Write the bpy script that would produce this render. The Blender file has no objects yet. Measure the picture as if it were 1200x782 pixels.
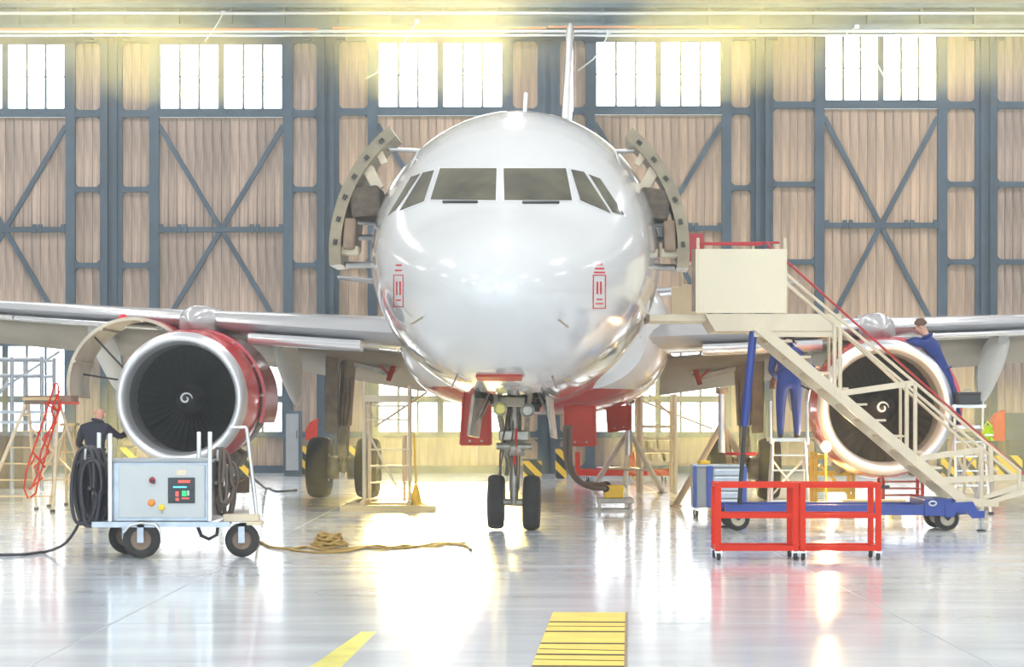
import bpy, bmesh, math, random
import numpy as np
from mathutils import Vector, Matrix, Euler
from mathutils.bvhtree import BVHTree
random.seed(7)
PI = math.pi
scn = bpy.context.scene
C = scn.collection

# ------------------------------------------------------------------ camera, sky, sun, exposure
FPX, CAMD, CAMH, HOR = 2450.0, 28.7, 1.55, 489.0        # focal length in px (1200 px frame), distance to nose wheel, eye height, horizon row
cd = bpy.data.cameras.new('camera'); cam = bpy.data.objects.new('camera', cd); C.objects.link(cam)
cam.location = (0, -CAMD, CAMH); cam.rotation_euler = (PI/2, 0, 0)
cd.sensor_width = 36; cd.lens = 36*FPX/1200; cd.shift_y = (HOR-391)/1200; cd.clip_end = 1000
scn.camera = cam
vs = scn.view_settings
vs.view_transform = 'Standard'; vs.look = 'None'; vs.gamma = 1; vs.use_curve_mapping = False
vs.exposure = 0.48
scn.cycles.use_denoising = True
scn.cycles.max_bounces = 8; scn.cycles.volume_bounces = 0; scn.cycles.diffuse_bounces = 4
scn.cycles.glossy_bounces = 4; scn.cycles.transparent_max_bounces = 8
scn.cycles.sample_clamp_indirect = 6

w = bpy.data.worlds.new('sky'); scn.world = w; w.use_nodes = True
bg = w.node_tree.nodes['Background']; bg.inputs[0].default_value = (0.72, 0.90, 1.0, 1); bg.inputs[1].default_value = 2.6

sd = bpy.data.lights.new('sun', 'SUN'); sun = bpy.data.objects.new('sun', sd); C.objects.link(sun)
sd.energy = 36.0; sd.angle = math.radians(4.0); sd.color = (1.0, 0.75, 0.22)
SUN_EL, SUN_AZ = math.radians(6.2), math.radians(-1.2)
sdir = Vector((math.sin(SUN_AZ)*math.cos(SUN_EL), math.cos(SUN_AZ)*math.cos(SUN_EL), math.sin(SUN_EL)))
sun.rotation_euler = sdir.to_track_quat('Z', 'Y').to_euler()
sun.location = (0, 60, 12)
HAZE = 0.0035  # density of the added haze

# ------------------------------------------------------------------ helpers
def at(px, py, Y):
    d = Y + CAMD
    return Vector(((px-600)*d/FPX, Y, CAMH + (HOR-py)*d/FPX))
def floor_at(px, py):
    d = CAMH*FPX/(py-HOR)
    return Vector(((px-600)*d/FPX, d-CAMD, 0))

class MB:
    def __init__(s): s.v = []; s.f = []; s.sm = []; s.uv = None
    def add(s, vs_, fs, smooth=False):
        o = len(s.v); s.v += [tuple(v) for v in vs_]
        s.f += [tuple(i+o for i in f) for f in fs]; s.sm += [smooth]*len(fs)
        return s
    def box(s, c, size, rot=None, bev=0.0):
        hx, hy, hz = [a/2 for a in size]; c = Vector(c)
        if bev <= 0:
            P = [Vector((x, y, z)) for x in (-hx, hx) for y in (-hy, hy) for z in (-hz, hz)]
            F = [(0,1,3,2), (4,6,7,5), (0,4,5,1), (2,3,7,6), (0,2,6,4), (1,5,7,3)]
        else:
            b = min(bev, hx*.9, hy*.9, hz*.9)
            bm = bmesh.new(); bmesh.ops.create_cube(bm, size=1)
            bmesh.ops.scale(bm, vec=(2*hx, 2*hy, 2*hz), verts=bm.verts)
            bmesh.ops.bevel(bm, geom=bm.edges[:], offset=b, segments=2, profile=.5, affect='EDGES')
            bm.verts.index_update()
            P = [v.co.copy() for v in bm.verts]; F = [[v.index for v in f.verts] for f in bm.faces]; bm.free()
        if rot is not None:
            R = rot if isinstance(rot, Matrix) else Euler(rot).to_matrix()
            P = [R @ p for p in P]
        return s.add([p + c for p in P], F)
    def bb(s, a, b, bev=0.0):
        a = Vector(a); b = Vector(b)
        return s.box((a+b)/2, [abs(x) for x in (b-a)], None, bev)
    def tube(s, p0, p1, r, n=8, r2=None, cap=True):
        p0 = Vector(p0); p1 = Vector(p1); r2 = r if r2 is None else r2
        d = (p1-p0); L = d.length
        if L < 1e-6: return s
        q = d.to_track_quat('Z', 'Y').to_matrix()
        V = []
        for p, rr in ((p0, r), (p1, r2)):
            for k in range(n):
                a = 2*PI*k/n; V.append(p + q @ Vector((rr*math.cos(a), rr*math.sin(a), 0)))
        F = [(k, (k+1) % n, n+(k+1) % n, n+k) for k in range(n)]
        s.add(V, F, True)
        if cap: s.add(V[:n], [tuple(reversed(range(n)))]); s.add(V[n:], [tuple(range(n))])
        return s
    def bar(s, p0, p1, wd, th, up=(0, 1, 0)):
        # square bar from p0 to p1; th is its size along `up`
        p0 = Vector(p0); p1 = Vector(p1); d = (p1-p0); L = d.length; d.normalize()
        u = Vector(up); u = (u - d*u.dot(d)).normalized(); v = d.cross(u)
        R = Matrix((d, u, v)).transposed()
        return s.box((p0+p1)/2, (L, th, wd), R)
    def path(s, pts, r, n=8, closed=False):
        pts = [Vector(p) for p in pts]; m = len(pts); V = []; F = []
        nrm = None
        for i, p in enumerate(pts):
            a = pts[i-1] if (i > 0 or closed) else p; b = pts[(i+1) % m] if (i < m-1 or closed) else p
            t = (b-a).normalized()
            if nrm is None:
                nrm = t.orthogonal().normalized()
            else:
                nrm = (nrm - t*nrm.dot(t))
                nrm = nrm.normalized() if nrm.length > 1e-5 else t.orthogonal().normalized()
            bn = t.cross(nrm)
            rr = r[i] if isinstance(r, (list, tuple)) else r
            for k in range(n):
                an = 2*PI*k/n; V.append(p + (nrm*math.cos(an) + bn*math.sin(an))*rr)
        for i in range(m if closed else m-1):
            j = (i+1) % m
            for k in range(n): F.append((i*n+k, i*n+(k+1) % n, j*n+(k+1) % n, j*n+k))
        s.add(V, F, True)
        if not closed:
            s.add(V[:n], [tuple(reversed(range(n)))]); s.add(V[-n:], [tuple(range(n))])
        return s
    def lathe(s, prof, c=(0, 0, 0), axis='y', n=48, a0=0.0, a1=2*PI):
        # prof: (t along axis, radius); angle measured from +z (for y axis)
        c = Vector(c); full = abs(a1-a0-2*PI) < 1e-6; m = n if full else n+1; V = []; F = []
        for t, r in prof:
            for k in range(m):
                a = a0 + (a1-a0)*k/n
                if axis == 'y': p = Vector((r*math.sin(a), t, r*math.cos(a)))
                elif axis == 'z': p = Vector((r*math.cos(a), r*math.sin(a), t))
                else: p = Vector((t, r*math.cos(a), r*math.sin(a)))
                V.append(c+p)
        for i in range(len(prof)-1):
            for k in range(n):
                k2 = (k+1) % m
                F.append((i*m+k, i*m+k2, (i+1)*m+k2, (i+1)*m+k))
        return s.add(V, F, True)
    def prism(s, pts, ext):
        pts = [Vector(p) for p in pts]; e = Vector(ext); n = len(pts)
        s.add(pts + [p+e for p in pts], [tuple(range(n)), tuple(reversed(range(n, 2*n)))] +
              [(k, n+k, n+(k+1) % n, (k+1) % n) for k in range(n)])
        return s
    def grid(s, G, smooth=True, thick=None):
        nu = len(G); nv = len(G[0]); V = [p for r in G for p in r]
        F = [(i*nv+j, (i+1)*nv+j, (i+1)*nv+j+1, i*nv+j+1) for i in range(nu-1) for j in range(nv-1)]
        return s.add(V, F, smooth)
    def mesh(s, name):
        me = bpy.data.meshes.new(name); me.from_pydata(s.v, [], s.f)
        me.polygons.foreach_set('use_smooth', s.sm); me.update()
        bm = bmesh.new(); bm.from_mesh(me); bmesh.ops.recalc_face_normals(bm, faces=bm.faces); bm.to_mesh(me); bm.free()
        return me

def link(name, me, mat, parent=None, loc=(0, 0, 0), rot=(0, 0, 0)):
    o = bpy.data.objects.new(name, me); C.objects.link(o)
    if mat is not None and me is not None and len(me.materials) == 0:
        for m_ in (mat if isinstance(mat, (list, tuple)) else [mat]): me.materials.append(m_)
    o.location = loc; o.rotation_euler = rot
    if parent is not None: o.parent = parent
    return o
def part(name, mb, mat, parent, **k): return link(name, mb.mesh(name), mat, parent, **k)
def wpart(name, mb, mat, parent):
    # geometry given in world coordinates, made local to its (unrotated) thing
    r = parent
    off = Vector((0, 0, 0))
    while r is not None: off += r.location; r = r.parent
    mb.v = [tuple(Vector(v)-off) for v in mb.v]
    return part(name, mb, mat, parent)
def tag(o, label, cat, group=None):
    o['label'] = label; o['category'] = cat
    if group: o['group'] = group
    return o
def thing(name, label, cat, loc=(0, 0, 0), rz=0, group=None):
    o = bpy.data.objects.new(name, None); C.objects.link(o); o.location = loc; o.rotation_euler = (0, 0, rz)
    o.empty_display_size = .1
    return tag(o, label, cat, group)
def struct(name, mb, mat, label=None):
    o = part(name, mb, mat, None); o['kind'] = 'structure'
    if label: o['label'] = label
    return o
def dup(o, parent=None, loc=None, rz=None, label=None):
    c = o.copy(); C.objects.link(c); c.parent = parent
    if loc is not None: c.location = loc
    if rz is not None: c.rotation_euler = (0, 0, rz)
    if label: c['label'] = label
    for ch in list(o.children): dup(ch, c)
    return c

# ------------------------------------------------------------------ materials
def mat(name, col, rough=.5, metal=0.0, var=0.0, vscale=3.0, bump=0.0, bscale=40.0, coat=0.0, rnd=0.0, spec=None, stretch=None, emit=None, estr=0.0):
    m = bpy.data.materials.new(name); m.use_nodes = True
    nt = m.node_tree; N = nt.nodes; L = nt.links; b = N['Principled BSDF']
    b.inputs['Roughness'].default_value = rough; b.inputs['Metallic'].default_value = metal
    b.inputs['Coat Weight'].default_value = coat; b.inputs['Coat Roughness'].default_value = .05
    if spec is not None: b.inputs['Specular IOR Level'].default_value = spec
    b.inputs['Base Color'].default_value = (*col, 1)
    src = None
    if var > 0 or bump > 0:
        tc = N.new('ShaderNodeTexCoord'); vec = tc.outputs['Object']
        if stretch:
            mp = N.new('ShaderNodeMapping'); mp.inputs['Scale'].default_value = stretch; L.new(vec, mp.inputs[0]); vec = mp.outputs[0]
    if var > 0:
        nz = N.new('ShaderNodeTexNoise'); nz.inputs['Scale'].default_value = vscale; nz.inputs['Detail'].default_value = 6
        L.new(vec, nz.inputs['Vector'])
        rp = N.new('ShaderNodeMapRange'); rp.inputs[1].default_value = .3; rp.inputs[2].default_value = .7
        rp.inputs[3].default_value = 1-var; rp.inputs[4].default_value = 1+var*.6; L.new(nz.outputs[0], rp.inputs[0])
        hs = N.new('ShaderNodeHueSaturation'); hs.inputs['Color'].default_value = (*col, 1); L.new(rp.outputs[0], hs.inputs['Value'])
        src = hs
        L.new(hs.outputs[0], b.inputs['Base Color'])
    if rnd > 0:
        oi = N.new('ShaderNodeObjectInfo'); r2 = N.new('ShaderNodeMapRange')
        r2.inputs[3].default_value = 1-rnd; r2.inputs[4].default_value = 1+rnd; L.new(oi.outputs['Random'], r2.inputs[0])
        h2 = N.new('ShaderNodeHueSaturation'); h2.inputs['Color'].default_value = (*col, 1)
        L.new(r2.outputs[0], h2.inputs['Value'])
        if src is not None: L.new(src.outputs[0], h2.inputs['Color'])
        L.new(h2.outputs[0], b.inputs['Base Color'])
    if bump > 0:
        n2 = N.new('ShaderNodeTexNoise'); n2.inputs['Scale'].default_value = bscale; n2.inputs['Detail'].default_value = 4
        L.new(vec, n2.inputs['Vector'])
        bp = N.new('ShaderNodeBump'); bp.inputs['Strength'].default_value = bump; bp.inputs['Distance'].default_value = .02
        L.new(n2.outputs[0], bp.inputs['Height']); L.new(bp.outputs[0], b.inputs['Normal'])
    if emit is not None:
        b.inputs['Emission Color'].default_value = (*emit, 1); b.inputs['Emission Strength'].default_value = estr
    return m

M = {}
M['frame'] = mat('frame_steel', (.055, .09, .125), .55, .0, .25, 2)
M['column'] = mat('column_steel', (.05, .08, .11), .55, .0, .25, 2)
M['girder'] = mat('girder_steel', (.13, .21, .25), .5, .0, .25, 2)
M['board'] = mat('wood_board', (.54, .39, .265), .7, 0, .42, 1.1, .25, 25, rnd=.16, stretch=(9, 9, .5))
M['board_worn'] = mat('wood_board_worn', (.45, .34, .265), .75, 0, .52, 1.3, .25, 25, rnd=.18, stretch=(9, 9, .6))
M['wallplain'] = mat('wall_plain', (.45, .42, .38), .8, 0, .15, .5)
M['ceiling'] = mat('ceiling_sheet', (.5, .52, .53), .8, 0, .1, .5)
M['copper'] = mat('copper_pipe', (.85, .38, .18), .35, .3)
M['pipe'] = mat('pale_pipe', (.75, .80, .82), .3, .6)
M['white'] = mat('white_paint', (.66, .66, .655), .14, 0, .03, 1.2, coat=1.0)
M['whiteplain'] = mat('white_plain_paint', (.74, .75, .76), .3, 0, .05, 2)
M['wing'] = mat('wing_grey', (.50, .50, .51), .24, .25, .06, 1.5, coat=.3)
M['slat'] = mat('slat_metal', (.80, .81, .83), .18, .65)
M['flap'] = mat('flap_grey', (.40, .36, .30), .45, 0, .1, 2)
M['lip'] = mat('polished_lip', (.78, .79, .82), .36, .7, .05, 3)
M['liner'] = mat('inlet_liner', (.20, .20, .21), .45, .2)
M['blade'] = mat('fan_blade_metal', (.045, .045, .042), .34, .5)
M['fanback'] = mat('fan_back', (.012, .012, .012), .7)
M['spinner'] = mat('spinner_dark', (.02, .02, .022), .35)
M['red'] = mat('red_paint', (.62, .02, .035), .2, 0, .05, 2, coat=.5)
M['reddoor'] = mat('red_door_paint', (.50, .045, .02), .4, 0, .12, 4)
M['signal'] = mat('signal_red', (.62, .02, .0), .5, 0, .08, 4, spec=.3)
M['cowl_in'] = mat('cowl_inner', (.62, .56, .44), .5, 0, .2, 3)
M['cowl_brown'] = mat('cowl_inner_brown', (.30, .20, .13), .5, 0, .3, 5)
M['door_in'] = mat('door_inner', (.32, .26, .17), .5, 0, .2, 5)
M['slide'] = mat('slide_pack_cloth', (.13, .10, .07), .8, 0, .4, 14)
M['core'] = mat('engine_core', (.24, .20, .16), .45, .5, .5, 6, .4, 20)
M['glass'] = mat('cockpit_glass', (.11, .10, .065), .06, 0, .5, 2.0, spec=.7)
M['rubber'] = mat('tyre_rubber', (.035, .032, .03), .8, 0, .3, 8, .2, 60)
M['hub'] = mat('wheel_hub', (.45, .45, .45), .4, .5)
M['gear'] = mat('gear_metal', (.42, .38, .32), .4, .5, .35, 7)
M['gear_dirty'] = mat('gear_leg_dirty', (.34, .27, .20), .5, .2, .35, 5)
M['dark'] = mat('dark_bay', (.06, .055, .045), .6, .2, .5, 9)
M['hose'] = mat('hose_brown', (.12, .09, .07), .6)
M['alu'] = mat('aluminium', (.66, .66, .66), .35, .8, .1, 6)
M['cream'] = mat('cream_paint', (.70, .59, .42), .4, 0, .1, 3)
M['creampanel'] = mat('cream_panel', (.78, .68, .49), .45, 0, .05, 1.5)
M['handred'] = mat('handrail_red', (.42, .012, .02), .35)
M['blue'] = mat('chassis_blue', (.012, .045, .28), .35, 0, .1, 5)
M['cabblue'] = mat('cabinet_blue', (.03, .09, .42), .35)
M['grey'] = mat('cabinet_grey', (.33, .35, .37), .4, 0, .1, 4)
M['steel'] = mat('galvanised', (.42, .45, .50), .35, .7, .15, 8)
M['panelwhite'] = mat('control_panel_white', (.50, .52, .52), .35, 0, .03, 4)
M['black'] = mat('black_plastic', (.02, .02, .022), .4)
M['cable'] = mat('black_cable', (.035, .032, .04), .45)
M['ycable'] = mat('yellow_brown_cable', (.36, .22, .05), .55)
M['yellow'] = mat('yellow_paint', (.85, .55, .02), .4, 0, .1, 5)
M['coverall'] = mat('blue_coverall', (.004, .03, .20), .75, 0, .25, 7, .4, 12)
M['navy'] = mat('navy_shirt', (.02, .022, .045), .8, 0, .2, 7, .3, 14)
M['skin'] = mat('skin', (.60, .33, .23), .5)
M['hair'] = mat('brown_hair', (.12, .06, .03), .7, 0, .2, 40)
M['greyhair'] = mat('grey_stubble', (.50, .42, .38), .6)
M['boot'] = mat('boots', (.02, .02, .02), .6)
M['hivis'] = mat('hi_vis_cloth', (.70, .95, .02), .6, 0, .1, 8)
M['wood'] = mat('timber', (.62, .47, .26), .65, 0, .25, 2, stretch=(1, 10, 10))
M['brown'] = mat('brown_panel', (.25, .17, .12), .6, 0, .2, 4)
M['screen'] = mat('screen_dark', (.012, .016, .018), .2)
M['ledred'] = mat('led_red', (.6, .05, .04), .4, emit=(1, .1, .06), estr=.8)
M['ledgreen'] = mat('led_green', (.02, .5, .1), .4, emit=(.03, 1, .2), estr=.8)
M['ledcyan'] = mat('led_cyan', (.1, .4, .5), .4, emit=(.1, .7, .9), estr=.6)
M['btnred'] = mat('button_red', (.30, .01, .02), .3)
M['btnorange'] = mat('button_orange', (.75, .25, .02), .35)
M['btnyellow'] = mat('button_yellow', (.85, .60, .03), .35)
M['lens'] = mat('lamp_lens', (.85, .70, .15), .15)
M['lamp'] = mat('lamp_glow', (1, 1, 1), .5, emit=(1, .97, .92), estr=18)
M['rimglow'] = mat('added_lamp_glow', (1, .7, .3), .5, emit=(1, .62, .22), estr=60)  # glow of the lamp added at the engine rim
M['rope'] = mat('pale_cable', (.85, .88, .80), .5)
M['marking'] = mat('floor_marking_yellow', (.72, .66, .12), .35, 0, .25, 3, coat=.2)
M['coverplate'] = mat('cover_plate_yellow', (.78, .56, .05), .4, 0, .18, 3, .1, 30)

def hazard():
    m = mat('hazard_stripes', (.9, .6, .02), .5); nt = m.node_tree; N = nt.nodes; L = nt.links
    tc = N.new('ShaderNodeTexCoord'); wv = N.new('ShaderNodeTexWave'); wv.wave_type = 'BANDS'; wv.bands_direction = 'DIAGONAL'
    mp = N.new('ShaderNodeMapping'); mp.inputs['Scale'].default_value = (1, 0, 1)
    wv.inputs['Scale'].default_value = 1.5
    L.new(tc.outputs['Object'], mp.inputs[0]); L.new(mp.outputs[0], wv.inputs['Vector'])
    cr = N.new('ShaderNodeValToRGB'); cr.color_ramp.interpolation = 'CONSTANT'
    cr.color_ramp.elements[0].color = (.015, .015, .015, 1); cr.color_ramp.elements[1].color = (.9, .58, .02, 1); cr.color_ramp.elements[1].position = .5
    L.new(wv.outputs['Fac'], cr.inputs[0]); L.new(cr.outputs[0], N['Principled BSDF'].inputs['Base Color'])
    return m
M['hazard'] = hazard()

def livery_fairing():
    m = mat('fairing_livery', (.8, .8, .8), .14, coat=.6); nt = m.node_tree; N = nt.nodes; L = nt.links
    tc = N.new('ShaderNodeTexCoord'); sp = N.new('ShaderNodeSeparateXYZ'); L.new(tc.outputs['Object'], sp.inputs[0])
    g = N.new('ShaderNodeMath'); g.operation = 'LESS_THAN'; g.inputs[1].default_value = 2.02; L.new(sp.outputs['Z'], g.inputs[0])
    mx = N.new('ShaderNodeMix'); mx.data_type = 'RGBA'; mx.inputs[6].default_value = (.8, .8, .8, 1); mx.inputs[7].default_value = (.50, .02, .02, 1)
    L.new(g.outputs[0], mx.inputs[0]); L.new(mx.outputs[2], N['Principled BSDF'].inputs['Base Color'])
    return m
M['fairing'] = livery_fairing()

def floor_mat():
    m = bpy.data.materials.new('polished_floor'); m.use_nodes = True; nt = m.node_tree; N = nt.nodes; L = nt.links; b = N['Principled BSDF']
    tc = N.new('ShaderNodeTexCoord')
    nz = N.new('ShaderNodeTexNoise'); nz.inputs['Scale'].default_value = .35; nz.inputs['Detail'].default_value = 8; L.new(tc.outputs['Object'], nz.inputs['Vector'])
    mp = N.new('ShaderNodeMapping'); mp.inputs['Scale'].default_value = (.4, 1.6, 1); L.new(tc.outputs['Object'], mp.inputs[0])
    n2 = N.new('ShaderNodeTexNoise'); n2.inputs['Scale'].default_value = 1.2; n2.inputs['Detail'].default_value = 6; L.new(mp.outputs[0], n2.inputs['Vector'])
    mx = N.new('ShaderNodeMath'); mx.operation = 'MULTIPLY'; L.new(nz.outputs[0], mx.inputs[0]); L.new(n2.outputs[0], mx.inputs[1])
    cr = N.new('ShaderNodeValToRGB'); cr.color_ramp.elements[0].position = .12; cr.color_ramp.elements[0].color = (.64, .69, .74, 1)
    cr.color_ramp.elements[1].position = .36; cr.color_ramp.elements[1].color = (.74, .79, .83, 1)
    L.new(mx.outputs[0], cr.inputs[0]); L.new(cr.outputs[0], b.inputs['Base Color'])
    rr = N.new('ShaderNodeMapRange'); rr.inputs[1].default_value = .3; rr.inputs[2].default_value = .7; rr.inputs[3].default_value = .14; rr.inputs[4].default_value = .22
    L.new(n2.outputs[0], rr.inputs[0]); L.new(rr.outputs[0], b.inputs['Roughness'])
    b.inputs['Coat Weight'].default_value = .5; b.inputs['Coat Roughness'].default_value = .1
    n3 = N.new('ShaderNodeTexNoise'); n3.inputs['Scale'].default_value = 2.5; n3.inputs['Detail'].default_value = 3; L.new(tc.outputs['Object'], n3.inputs['Vector'])
    bp = N.new('ShaderNodeBump'); bp.inputs['Strength'].default_value = .10; bp.inputs['Distance'].default_value = .02
    L.new(n3.outputs[0], bp.inputs['Height']); L.new(bp.outputs[0], b.inputs['Normal']); L.new(bp.outputs[0], b.inputs['Coat Normal'])
    return m
M['floor'] = floor_mat()

def pane_mat():
    # frosted pane: lets most of the sun through, glows with the daylight behind it
    m = bpy.data.materials.new('frosted_pane'); m.use_nodes = True; nt = m.node_tree; N = nt.nodes; L = nt.links
    N.remove(N['Principled BSDF']); out = N['Material Output']
    tr = N.new('ShaderNodeBsdfTransparent'); tr.inputs[0].default_value = (.97, .98, 1, 1)
    em = N.new('ShaderNodeEmission'); em.inputs[0].default_value = (.93, .97, 1, 1); em.inputs[1].default_value = 5.0
    mx = N.new('ShaderNodeMixShader'); mx.inputs[0].default_value = .35
    L.new(tr.outputs[0], mx.inputs[1]); L.new(em.outputs[0], mx.inputs[2]); L.new(mx.outputs[0], out.inputs['Surface'])
    return m
M['pane'] = pane_mat()

# ------------------------------------------------------------------ the setting
YW = 29.3                                  # front face of the hangar door leaves
HX = 34.0; YF = -46.0; HZ = 16.0
fl = struct('floor', MB().bb((-HX, YF-80, -.3), (HX, YW+2, 0)), M['floor'], 'polished pale concrete hangar floor')
struct('ceiling', MB().bb((-HX, YF, HZ), (HX, YW+2, HZ+.3)), M['ceiling'])
struct('wall_left', MB().bb((-HX-.3, YF, 0), (-HX, YW+2, HZ)), M['wallplain'])
struct('wall_right', MB().bb((HX, YF, 0), (HX+.3, YW+2, HZ)), M['wallplain'])
SW = (YW+CAMD)/FPX                          # metres per pixel on the door plane
def wx(px): return (px-600)*SW
def wz(py): return CAMH + (HOR-py)*SW
wl = wx(-384+0)
wb = MB()
wb.bb((-HX, YW+.15, 0), (wx(-127), YW+.45, HZ)); wb.bb((wx(1412), YW+.15, 0), (HX, YW+.45, HZ))
wb.bb((wx(-127), YW+.2, wz(46)), (wx(1412), YW+.45, HZ))
struct('wall_back', wb, M['wallplain'])

board_meshes = {}
def board(parent, x0, x1, z0, z1, y, m):
    wdt, ht = x1-x0, z1-z0
    key = (round(wdt, 2), round(ht, 2), m.name)
    if key not in board_meshes:
        b = MB(); t = .035; g = .006
        b.bb((-wdt/2+g, 0, -ht/2), (wdt/2-g, t, ht/2))
        # two shallow raised ribs so each board has relief
        for q in (-.22, .22): b.bb((wdt*(q-.12), -.004, -ht/2), (wdt*(q+.12), .001, ht/2))
        me = b.mesh('board'); me.materials.append(m); board_meshes[key] = me
    o = bpy.data.objects.new('board', board_meshes[key]); C.objects.link(o)
    o.location = ((x0+x1)/2, y + random.uniform(-.006, .006), (z0+z1)/2); o.parent = parent
def panel_boards(parent, px0, px1, py0, py1, m, bw=.24):
    x0, x1, z0, z1 = wx(px0), wx(px1), wz(py1), wz(py0)
    part('added_backing', MB().bb((x0-.03, YW+.158, z0-.03), (x1+.03, YW+.19, z1+.03)), M['brown'], parent)  # sheet added to stop daylight leaking through the board gaps
    n = max(1, round((x1-x0)/bw)); s_ = (x1-x0)/n
    for i in range(n): board(parent, x0+i*s_, x0+(i+1)*s_, z0, z1, YW+.12, m)

def gussets(mb, px0, px1, py0, py1, g=5):
    # quarter fillets in the corners of a framed panel
    for cx, sx in ((px0, 1), (px1, -1)):
        for cy, sy in ((py0, 1), (py1, -1)):
            p = [(wx(cx), YW+.03, wz(cy)), (wx(cx+sx*g), YW+.03, wz(cy)), (wx(cx+sx*g*.4), YW+.03, wz(cy+sy*g*.4)), (wx(cx), YW+.03, wz(cy+sy*g))]
            mb.prism(p, (0, .05, 0))

def hangar_door(n, cL, cR, a0, a1, dy, worn):
    """one sliding leaf between columns cL and cR (pixel columns); a0..a1 is the braced middle field; dy lifts rails"""
    T = 42+dy; Wt, Wb = 52+dy, 127+dy; U0, U1 = 129+dy, 139+dy; Mid0, Mid1 = 266+dy*.5, 272+dy*.5
    N1, N2 = 219+dy*.6, 308+dy*.4; LW0, LW1 = 404, 506; B0, B1 = 512, 552
    fr = MB(); Yf, Yb = YW, YW+.10
    def R(p0, p1, q0, q1, y0=Yf, y1=Yb, mb=fr): mb.bb((wx(p0), y0, wz(q1)), (wx(p1), y1, wz(q0)))
    R(cL+7, cR-7, T, Wt-2)                              # top rail
    R(cL+7, cR-7, 546, 555.5, YW-.03, YW+.12)           # bottom rail
    R(cL+7, cL+13, T, 552); R(cR-13, cR-7, T, 552)      # outer stiles
    R(a0-11, a0, T, 552, YW-.04); R(a1, a1+11, T, 552, YW-.04)   # stiles of the middle field
    for f0, f1 in ((cL+13, a0-11), (a1+11, cR-13)):
        rows = [(Wt-2, U0), (U1-2, N1), (N1+6, N2), (N2+6, LW0-4), (LW0+4, B0-4), (B0+3, 546)]
        for (q0, q1) in rows: gussets(fr, f0, f1, q0, q1)
    d = struct('door_%d' % n, fr, M['frame'], None)
    for nm, p0, p1, q0, q1 in (('rail', cL+13, cR-13, U0, U1-2), ('rail', a0, a1, Mid0, Mid1), ('rail', cL+13, cR-13, LW0-6, LW0+2), ('rail', cL+13, cR-13, LW1, B0+1),
                               ('rail', cL+13, a0-11, N1, N1+6), ('rail', a1+11, cR-13, N1, N1+6), ('rail', cL+13, a0-11, N2, N2+6), ('rail', a1+11, cR-13, N2, N2+6)):
        mb = MB(); R(p0, p1, q0, q1, YW-.02, YW+.09, mb)
        if nm == 'rail' and abs(q0-Mid0) < 1:
            for bxp in (a0+3, a0+24, a0+31, a1-37, a1-30, a1-3): R(bxp-2.4, bxp+2.4, q0-3, q1+1, YW-.05, YW+.02, mb)
        part('rail', mb, M['frame'], d)
    xm = (a0+a1)/2; zm = (Mid0+Mid1)/2
    for (p, q) in (((a0, U1+8), (a1, 2*zm-U1-8)), ((a1, U1+8), (a0, 2*zm-U1-8))):
        part('brace', MB().bar((wx(p[0]), YW+.04, wz(p[1])), (wx(q[0]), YW+.04, wz(q[1])), 5.6*SW, .07), M['frame'], d)
    bm_ = M['board_worn'] if worn else M['board']
    panel_boards(d, a0, a1, U1-1, Mid0, bm_); panel_boards(d, a0, a1, Mid1, LW0-5, bm_); panel_boards(d, a0, a1, B0, 547, bm_)
    for f0, f1 in ((cL+13, a0-11), (a1+11, cR-13)):
        for q0, q1 in ((Wt-4, U0), (U1-2, N1), (N1+6, N2), (N2+6, LW0-5), (LW0+2, LW1), (B0, 547)): panel_boards(d, f0, f1, q0, q1, bm_)
    # windows: six panes in two groups of three, upper row and lower row
    for (q0, q1, tr) in ((Wt, Wb, None), (LW0+2, LW1, 468)):
        bx_ = [a0+2]; pw = (a1-a0-4-7)/6
        xs = []
        x = a0+2
        for k in range(6):
            xs.append((x, x+pw)); x += pw
            if k == 2: x += 7
        for k, (x0, x1) in enumerate(xs):
            pm = MB()
            pm.bb((wx(x0), YW+.10, wz(q1)), (wx(x1), YW+.115, wz(q0)))
            part('window_pane', pm, M['pane'], d)
        mm = MB()
        for k in range(1, 6):
            xc = (xs[k-1][1]+xs[k][0])/2; hw = 3.5 if k == 3 else 1.2
            part('mullion', MB().bb((wx(xc-hw), YW+.02, wz(q1)), (wx(xc+hw), YW+.13, wz(q0))), M['frame'], d)
        if tr: part('transom', MB().bb((wx(a0), YW+.02, wz(tr+4)), (wx(a1), YW+.13, wz(tr-4))), M['frame'], d)
        else: part('glazing_bar', MB().bb((wx(a0), YW+.06, wz((q0+q1)/2+.6)), (wx(a1), YW+.12, wz((q0+q1)/2-.6))), M['frame'], d)
        fb = MB()
        R(a0, a1, q0-3, q0, YW+.01, YW+.13, fb); R(a0, a1, q1, q1+3, YW+.01, YW+.13, fb); R(a0-1, a0+2, q0, q1, YW+.01, YW+.13, fb); R(a1-2, a1+1, q0, q1, YW+.01, YW+.13, fb)
        part('window_frame', fb, M['frame'], d)
    return d
cols = [-127, 130, 384, 643, 893, 1156, 1412]
mids = [(-66, 77), (186, 332), (442, 590), (697, 846), (966, 1099), (1218, 1350)]
for i in range(6):
    hangar_door(i+1, cols[i], cols[i+1], mids[i][0], mids[i][1], (0, 0, -2, -3, -10, -10)[i], i in (0, 1, 5))
for i, c_ in enumerate(cols):
    mb = MB(); mb.bb((wx(c_-8), YW-.16, 0), (wx(c_-3), YW+.14, wz(30))); mb.bb((wx(c_+3), YW-.16, 0), (wx(c_+8), YW+.14, wz(30))); mb.bb((wx(c_-3), YW-.02, 0), (wx(c_+3), YW+.06, wz(30)))
    struct('trim_%d' % (i+1), mb, M['column'], 'dark steel door column')
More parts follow.
